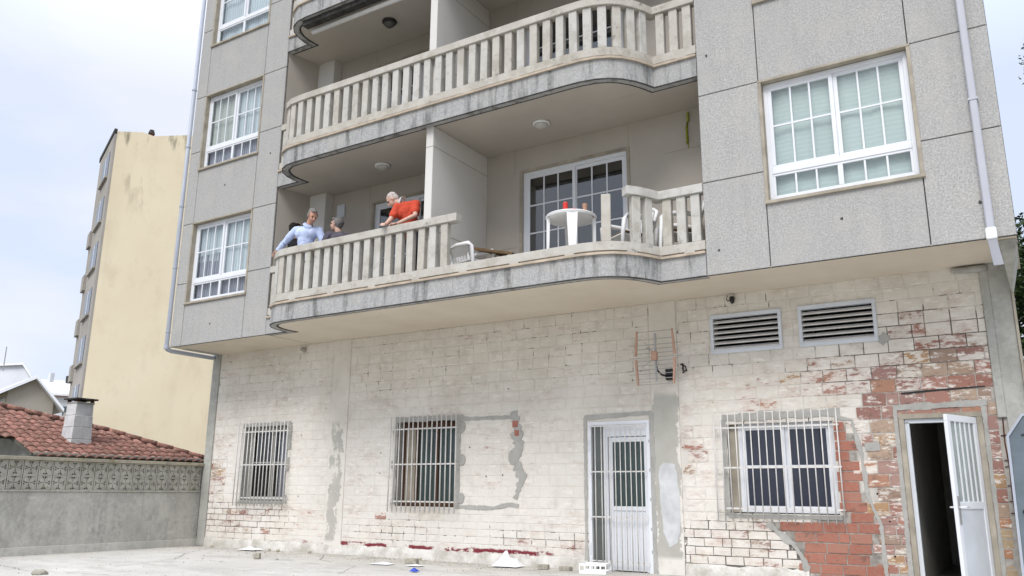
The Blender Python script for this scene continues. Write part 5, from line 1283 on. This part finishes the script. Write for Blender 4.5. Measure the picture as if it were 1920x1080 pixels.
def eave_house(name, label, P0, P1, z_e, z_r, wallm, roofm, wins, rise=3.0):
    """long side facing the camera from P0 to P1, roof plane sloping up and away"""
    P0, P1 = Vector(P0), Vector(P1); e = (P1-P0).normalized(); back = Vector((-e.y, e.x, 0)); back = back if back.dot(P0-Vector((CX, CY, 0))) > 0 else -back
    root = thing(name, label, 'house', (P0.x, P0.y, G-3)); b0 = Vector((P0.x, P0.y, G-3)); L_ = lambda p, z: Vector((p.x, p.y, z))-b0
    MB().hexa([L_(P0, G-3), L_(P1, G-3), L_(P1+back*6, G-3), L_(P0+back*6, G-3), L_(P0, z_e), L_(P1, z_e), L_(P1+back*6, z_e), L_(P0+back*6, z_e)]).build('wall', wallm, root)
    q = [P0-e*.3-back*.4, P1+e*.3-back*.4, P1+e*.3+back*rise, P0-e*.3+back*rise]
    MB().hexa([L_(q[0], z_e-.05), L_(q[1], z_e-.05), L_(q[2], z_r), L_(q[3], z_r), L_(q[0], z_e+.12), L_(q[1], z_e+.12), L_(q[2], z_r+.15), L_(q[3], z_r+.15)]).build('roof', roofm, root)
    for (u0, u1, z0_, z1_, m_) in wins:
        q = [P0+e*u0-back*.06, P0+e*u1-back*.06, P0+e*u1-back*.005, P0+e*u0-back*.005]
        MB().hexa([L_(a_, z0_) for a_ in q]+[L_(a_, z1_) for a_ in q]).build('window' if m_ is M['winfar'] else 'eave_board', m_, root)
    return root, b0
e_, bE = eave_house('white_house', 'white house with a white roof and pink eave board, right of the beige gable', (-47.7, 22.7, 0), (-46.1, 25.6, 0), 7.30, 8.55, M['whitewall'], M['whiteroof'],
           [(.95, 1.35, 6.70, 6.98, M['winfar']), (1.9, 2.15, 5.85, 6.5, M['winfar']), (.9, 2.1, 7.16, 7.28, M['pink'])])
MB().box(.9, 1.2, 1.6, 1.9, 8.2-G+3, 8.75-G+3).build('chimney', M['mould'], e_); MB().box(.3, .6, .6, .9, 8.2-G+3, 8.9-G+3).build('chimney', M['whitewall'], e_)
f_, bF = far_house('white_gabled_house', 'tall white-roofed house at the far left edge, behind the beige gable', (-57.0, 22.6, 0), (-52.0, 24.7, 0), 0, 9.9, (.78, 10.0), 8.6, (-6, 3, 0), M['whitewall'], M['whiteroof'])
MB().tube([Vector((-53.2, 22.9, 9.4))-bF, Vector((-53.2, 22.9, 11.3))-bF], .04, 5).build('aerial_mast', M['galv'], f_)
tag(MB().box(-60, -59.7, 20, 20.3, 0, 0.1).build('roof_slab', M['cement']), 'x', 'x') and None
bpy.data.objects.remove(bpy.data.objects['roof_slab'])

# ------------------------------------------------------------------ trees on the right
def tree(label, base, limbs, clumps, nleaf, seed, trunk_r=.22, leaf=.16):
    t = thing('broadleaf_tree', label, 'tree', base); r = random.Random(seed); tb = MB()
    for lb in limbs: tb.tube([Vector(p) for p in lb[0]], lb[1], 8)
    tb.build('trunk', M['bark'], t, smooth=True)
    cm = MB()
    for (c, rad, n) in clumps:
        for i in range(n):
            d = Vector((r.gauss(0, 1), r.gauss(0, 1), r.gauss(0, 1))).normalized()*(r.random()**.45)
            p = Vector(c)+Vector((d.x*rad[0], d.y*rad[1], d.z*rad[2]))
            if noise.noise(p*1.5) < -.30: continue
            L = leaf*r.uniform(.5, 1.1); a = Vector((r.gauss(0,1), r.gauss(0,1), r.gauss(0,.6))).normalized(); b = a.cross(Vector((r.gauss(0,1), r.gauss(0,1), r.gauss(0,1)))).normalized()
            cm.add([p-a*L*.5, p+b*L*.22, p+a*L*.5, p-b*L*.22], [(0,1,2,3)])
    cm.build('crown', M['leafg'], t); return t
tree('dark green broadleaf tree rising behind the right corner of the building', (16.3, 11, G),
     [([(0,0,0), (.05,0,2), (-.1,.1,4.5), (0,0,7)], [.28,.24,.18,.08]), ([(-.1,.1,4), (-1.2,-.5,5.5), (-2.2,-1,6.4)], [.12,.08,.04]), ([(0,0,5), (1.5,.5,7), (2.5,.6,8.5)], [.12,.08,.04])],
     [((-1.4,-.8,5.2), (1.9,1.6,1.6), 9000), ((-1.5,-.6,5.6), (1.1,1.2,1.5), 6000), ((-1.6,-1,3.2), (1.7,1.4,1.6), 8000), ((.6,.4,6.6), (2.0,2,1.5), 3000), ((-1.2,-.6,1.4), (1.8,1.4,1.3), 2600), ((1.6,0,4), (2,2,2), 2600)], 0, 4)
tree('tall slender dark tree at the upper right edge of the picture', (15.72, 8.2, G),
     [([(0,0,0), (.1,.1,4), (.1,.1,9), (-.1,0,11)], [.15,.13,.09,.04])],
     [((-.15,0,9.2), (.85,.85,1.25), 2600), ((.2,.2,10.6), (.7,.7,.9), 1200)], 0, 6, leaf=.10)

# ------------------------------------------------------------------ things by the right column, debris
t = thing('metal_cabinet_door', 'blue-grey sheet metal door with a clipped top corner leaning at the right column', 'metal door', (14.07, .72, G))
MB().prism_y([(-.17, 0), (.30, 0), (.30, 1.92), (.02, 1.92), (-.14, 1.70)], -.02, .015).build('sheet', M['bluesheet'], t)
MB().prism_y([(-.19, 0), (-.165, 0), (-.135, 1.705), (.02, 1.925), (.30, 1.925), (.30, 1.95), (.01, 1.95), (-.16, 1.715)], -.035, .02).build('rim', M['pipe'], t)
MB().tube([(-.02, -.03, 1.72), (.12, -.03, 1.74)], .008, 6).build('latch_bar', M['blackm'], t); MB().tube([(-.09, -.03, .92), (-.05, -.05, .90)], .022, 8).build('knob', M['blackm'], t)
def lump(label, x, y, s_, mat='lump', name='mortar_lump', cat='rubble', flat=.6, group=None):
    bm = bmesh.new(); bmesh.ops.create_icosphere(bm, subdivisions=2, radius=1)
    r = random.Random(int(x*100+y*7))
    for v_ in bm.verts:
        k = 1+.35*noise.noise(v_.co*1.7+Vector((x, y, 0))); v_.co = Vector((v_.co.x*s_[0]*k, v_.co.y*s_[1]*k, max(-.5, v_.co.z)*s_[2]*k))
    me = bpy.data.meshes.new(name); bm.to_mesh(me); bm.free(); me.materials.append(M[mat]); o = put(name, me, None, (x, y, G+s_[2]*.45)); o.rotation_euler.z = r.uniform(0, 3); return tag(o, label, cat, group)
def brickbit(label, x, y, rz, w=.12, d=.07, h=.07, name='brick_piece', mat='lump'):
    o = MB().box(-w/2, w/2, -d/2, d/2, 0, h).build(name, M[mat], None, bevel=.008, loc=(x, y, G+.002)); o.rotation_euler.z = rz; return tag(o, label, 'rubble')
brickbit('tan brick piece on the terrace below the left barred window', 3.35, -.35, .4, .10, .08, .09)
brickbit('large tan brick piece at the foot of the wall near the left pilaster', 5.9, .42, .1, .20, .10, .08)
brickbit('grey brick piece between the plastic sheet and the middle door', 7.98, .82, .2, .16, .1, .07)
brickbit('grey brick piece close to the middle door', 8.33, .85, -.1, .18, .1, .06)
lump('tan brick lump in the lower left of the terrace', 3.2, -3.75, (.10, .06, .05))
lump('small dark stone left of the blue scrap', 3.75, -.30, (.025, .025, .02), mat='gwall')
for (x, y, w_) in ((1.55, 1.02, 'just left of the small white sheet'), (2.1, 1.03, 'just right of the small white sheet'), (2.35, 1.0, 'below the right edge of the left barred window'), (0.55, 1.0, 'nearest the garden wall corner'), (3.1, 1.04, 'just left of the left pilaster'), (5.6, 1.0, 'under the brown barred window')):
    lump('small mossy stone at the wall foot '+w_, x, y, (.035, .03, .03), mat='gcope', name='pebble', cat='stone', group='small mossy stones along the foot of the brick wall')
def sheet(label, x, y, w, d, h, seed, n=10, name='plastic_sheet', mat='paper'):
    v = []; f = []
    for j in range(n+1):
        for i in range(n+1):
            px, py = -w/2+w*i/n, -d/2+d*j/n; rr_ = max(abs(px)/(w/2), abs(py)/(d/2)); hh = h*max(0, 1-rr_)**1.2*(1+.9*noise.noise(Vector((px*9+seed, py*9, 0)))+.35*noise.noise(Vector((px*30+seed, py*30, 0))))+.004
            e = 1+.25*noise.noise(Vector((px*5, py*5, seed))); v.append((px*e, py*e, max(.004, hh)))
    for j in range(n):
        for i in range(n): f.append((j*(n+1)+i, j*(n+1)+i+1, (j+1)*(n+1)+i+1, (j+1)*(n+1)+i))
    m = MB(); m.add(v, f); return tag(m.build(name, M[mat], None, loc=(x, y, G+.012)), label, 'plastic sheet' if name == 'plastic_sheet' else 'scrap')
sheet('crumpled white plastic sheet against the wall foot below the left barred window', 1.75, .92, .38, .3, .05, 1)
sheet('peaked white plastic sheet heaped against the wall, left of the middle door', 7.35, .88, .42, .30, .17, 4, 22)
sheet('flat white paper scrap lying on the terrace right of the left pilaster', 5.65, .05, .35, .25, .02, 6)
sheet('flat white scrap on the terrace next to the large tan brick piece', 6.25, .10, .25, .2, .02, 9)
sheet('bright blue plastic scrap on the terrace', 6.78, -.62, .12, .10, .05, 3, 6, 'plastic_scrap', 'bluep')
# a white plastic crate in front of the middle door
t = thing('plastic_crate', 'white plastic crate standing in front of the middle door', 'crate', (8.86, .72, G), .15)
M_ = M['plasticw']; MB().box(-.19, .19, -.13, .13, 0, .012).build('bottom', M_, t)
for (x0, x1, y0, y1) in ((-.19, .19, -.13, -.12), (-.19, .19, .12, .13), (-.19, -.18, -.12, .12), (.18, .19, -.12, .12)):
    MB().box(x0, x1, y0, y1, .012, .05).build('side_band', M_, t); MB().box(x0, x1, y0, y1, .11, .14).build('side_band', M_, t)
for x in (-.185, -.11, -.037, .037, .11, .185):
    for y in (-.125, .125): MB().box(x-.008, x+.008, y-.006, y+.006, .05, .11).build('rib', M_, t)

# grit and plaster crumbs too many to count
gm = MB(); gr_ = random.Random(12)
for i in range(900):
    x = gr_.uniform(0, 10.5); y = 1.12-abs(gr_.gauss(0, .55)) if gr_.random() < .75 else gr_.uniform(-5, 1); q = gr_.uniform(.004, .016); a = gr_.uniform(0, 6.28); zz = G-.005
    if y > 1.12: continue
    p = [(x+q*math.cos(a+k*2.1)*gr_.uniform(.7, 1.3), y+q*math.sin(a+k*2.1)*gr_.uniform(.7, 1.3), zz) for k in range(3)]+[(x, y, zz+.008+q*gr_.uniform(.6, 1.1))]
    gm.add(p, [(0,1,3), (1,2,3), (2,0,3)])
tag(gm.build('grit', M['lump']), 'grit and plaster crumbs strewn along the foot of the brick wall', 'grit', kind='stuff')

# cracks in the screed
def crack(pts, w, seed):
    r = random.Random(seed); v = []; P = []
    for i in range(len(pts)-1):
        a, b = pts[i], pts[i+1]; n = max(2, int(math.hypot(b[0]-a[0], b[1]-a[1])/.08))
        for k in range(n): P.append((a[0]+(b[0]-a[0])*k/n+r.uniform(-.02, .02), a[1]+(b[1]-a[1])*k/n+r.uniform(-.02, .02)))
    for i, p in enumerate(P):
        q = P[min(i+1, len(P)-1)]; o_ = P[max(i-1, 0)]; d = Vector((q[0]-o_[0], q[1]-o_[1], 0)).normalized(); ww = w*r.uniform(.2, 1)
        zz = G + 0.012*noise.noise(Vector((p[0]*0.6, p[1]*0.6, 0))) + 0.008
        v += [(p[0]-d.y*ww, p[1]+d.x*ww, zz), (p[0]+d.y*ww, p[1]-d.x*ww, zz)]
    m = MB(); m.add(v, [(2*i, 2*i+1, 2*i+3, 2*i+2) for i in range(len(P)-1)]); tag(m.build('crack', M['joint']), kind='structure')
crack([(0.2, -3.9), (1.3, -3.3), (2.6, -3.6), (4.2, -3.2)], .009, 1)
crack([(0.6, 1.0), (1.6, -.4), (2.4, -1.2), (2.9, -2.6)], .006, 2)
crack([(3.6, .9), (4.3, .1), (5.6, -.5), (6.2, -1.5)], .005, 3)
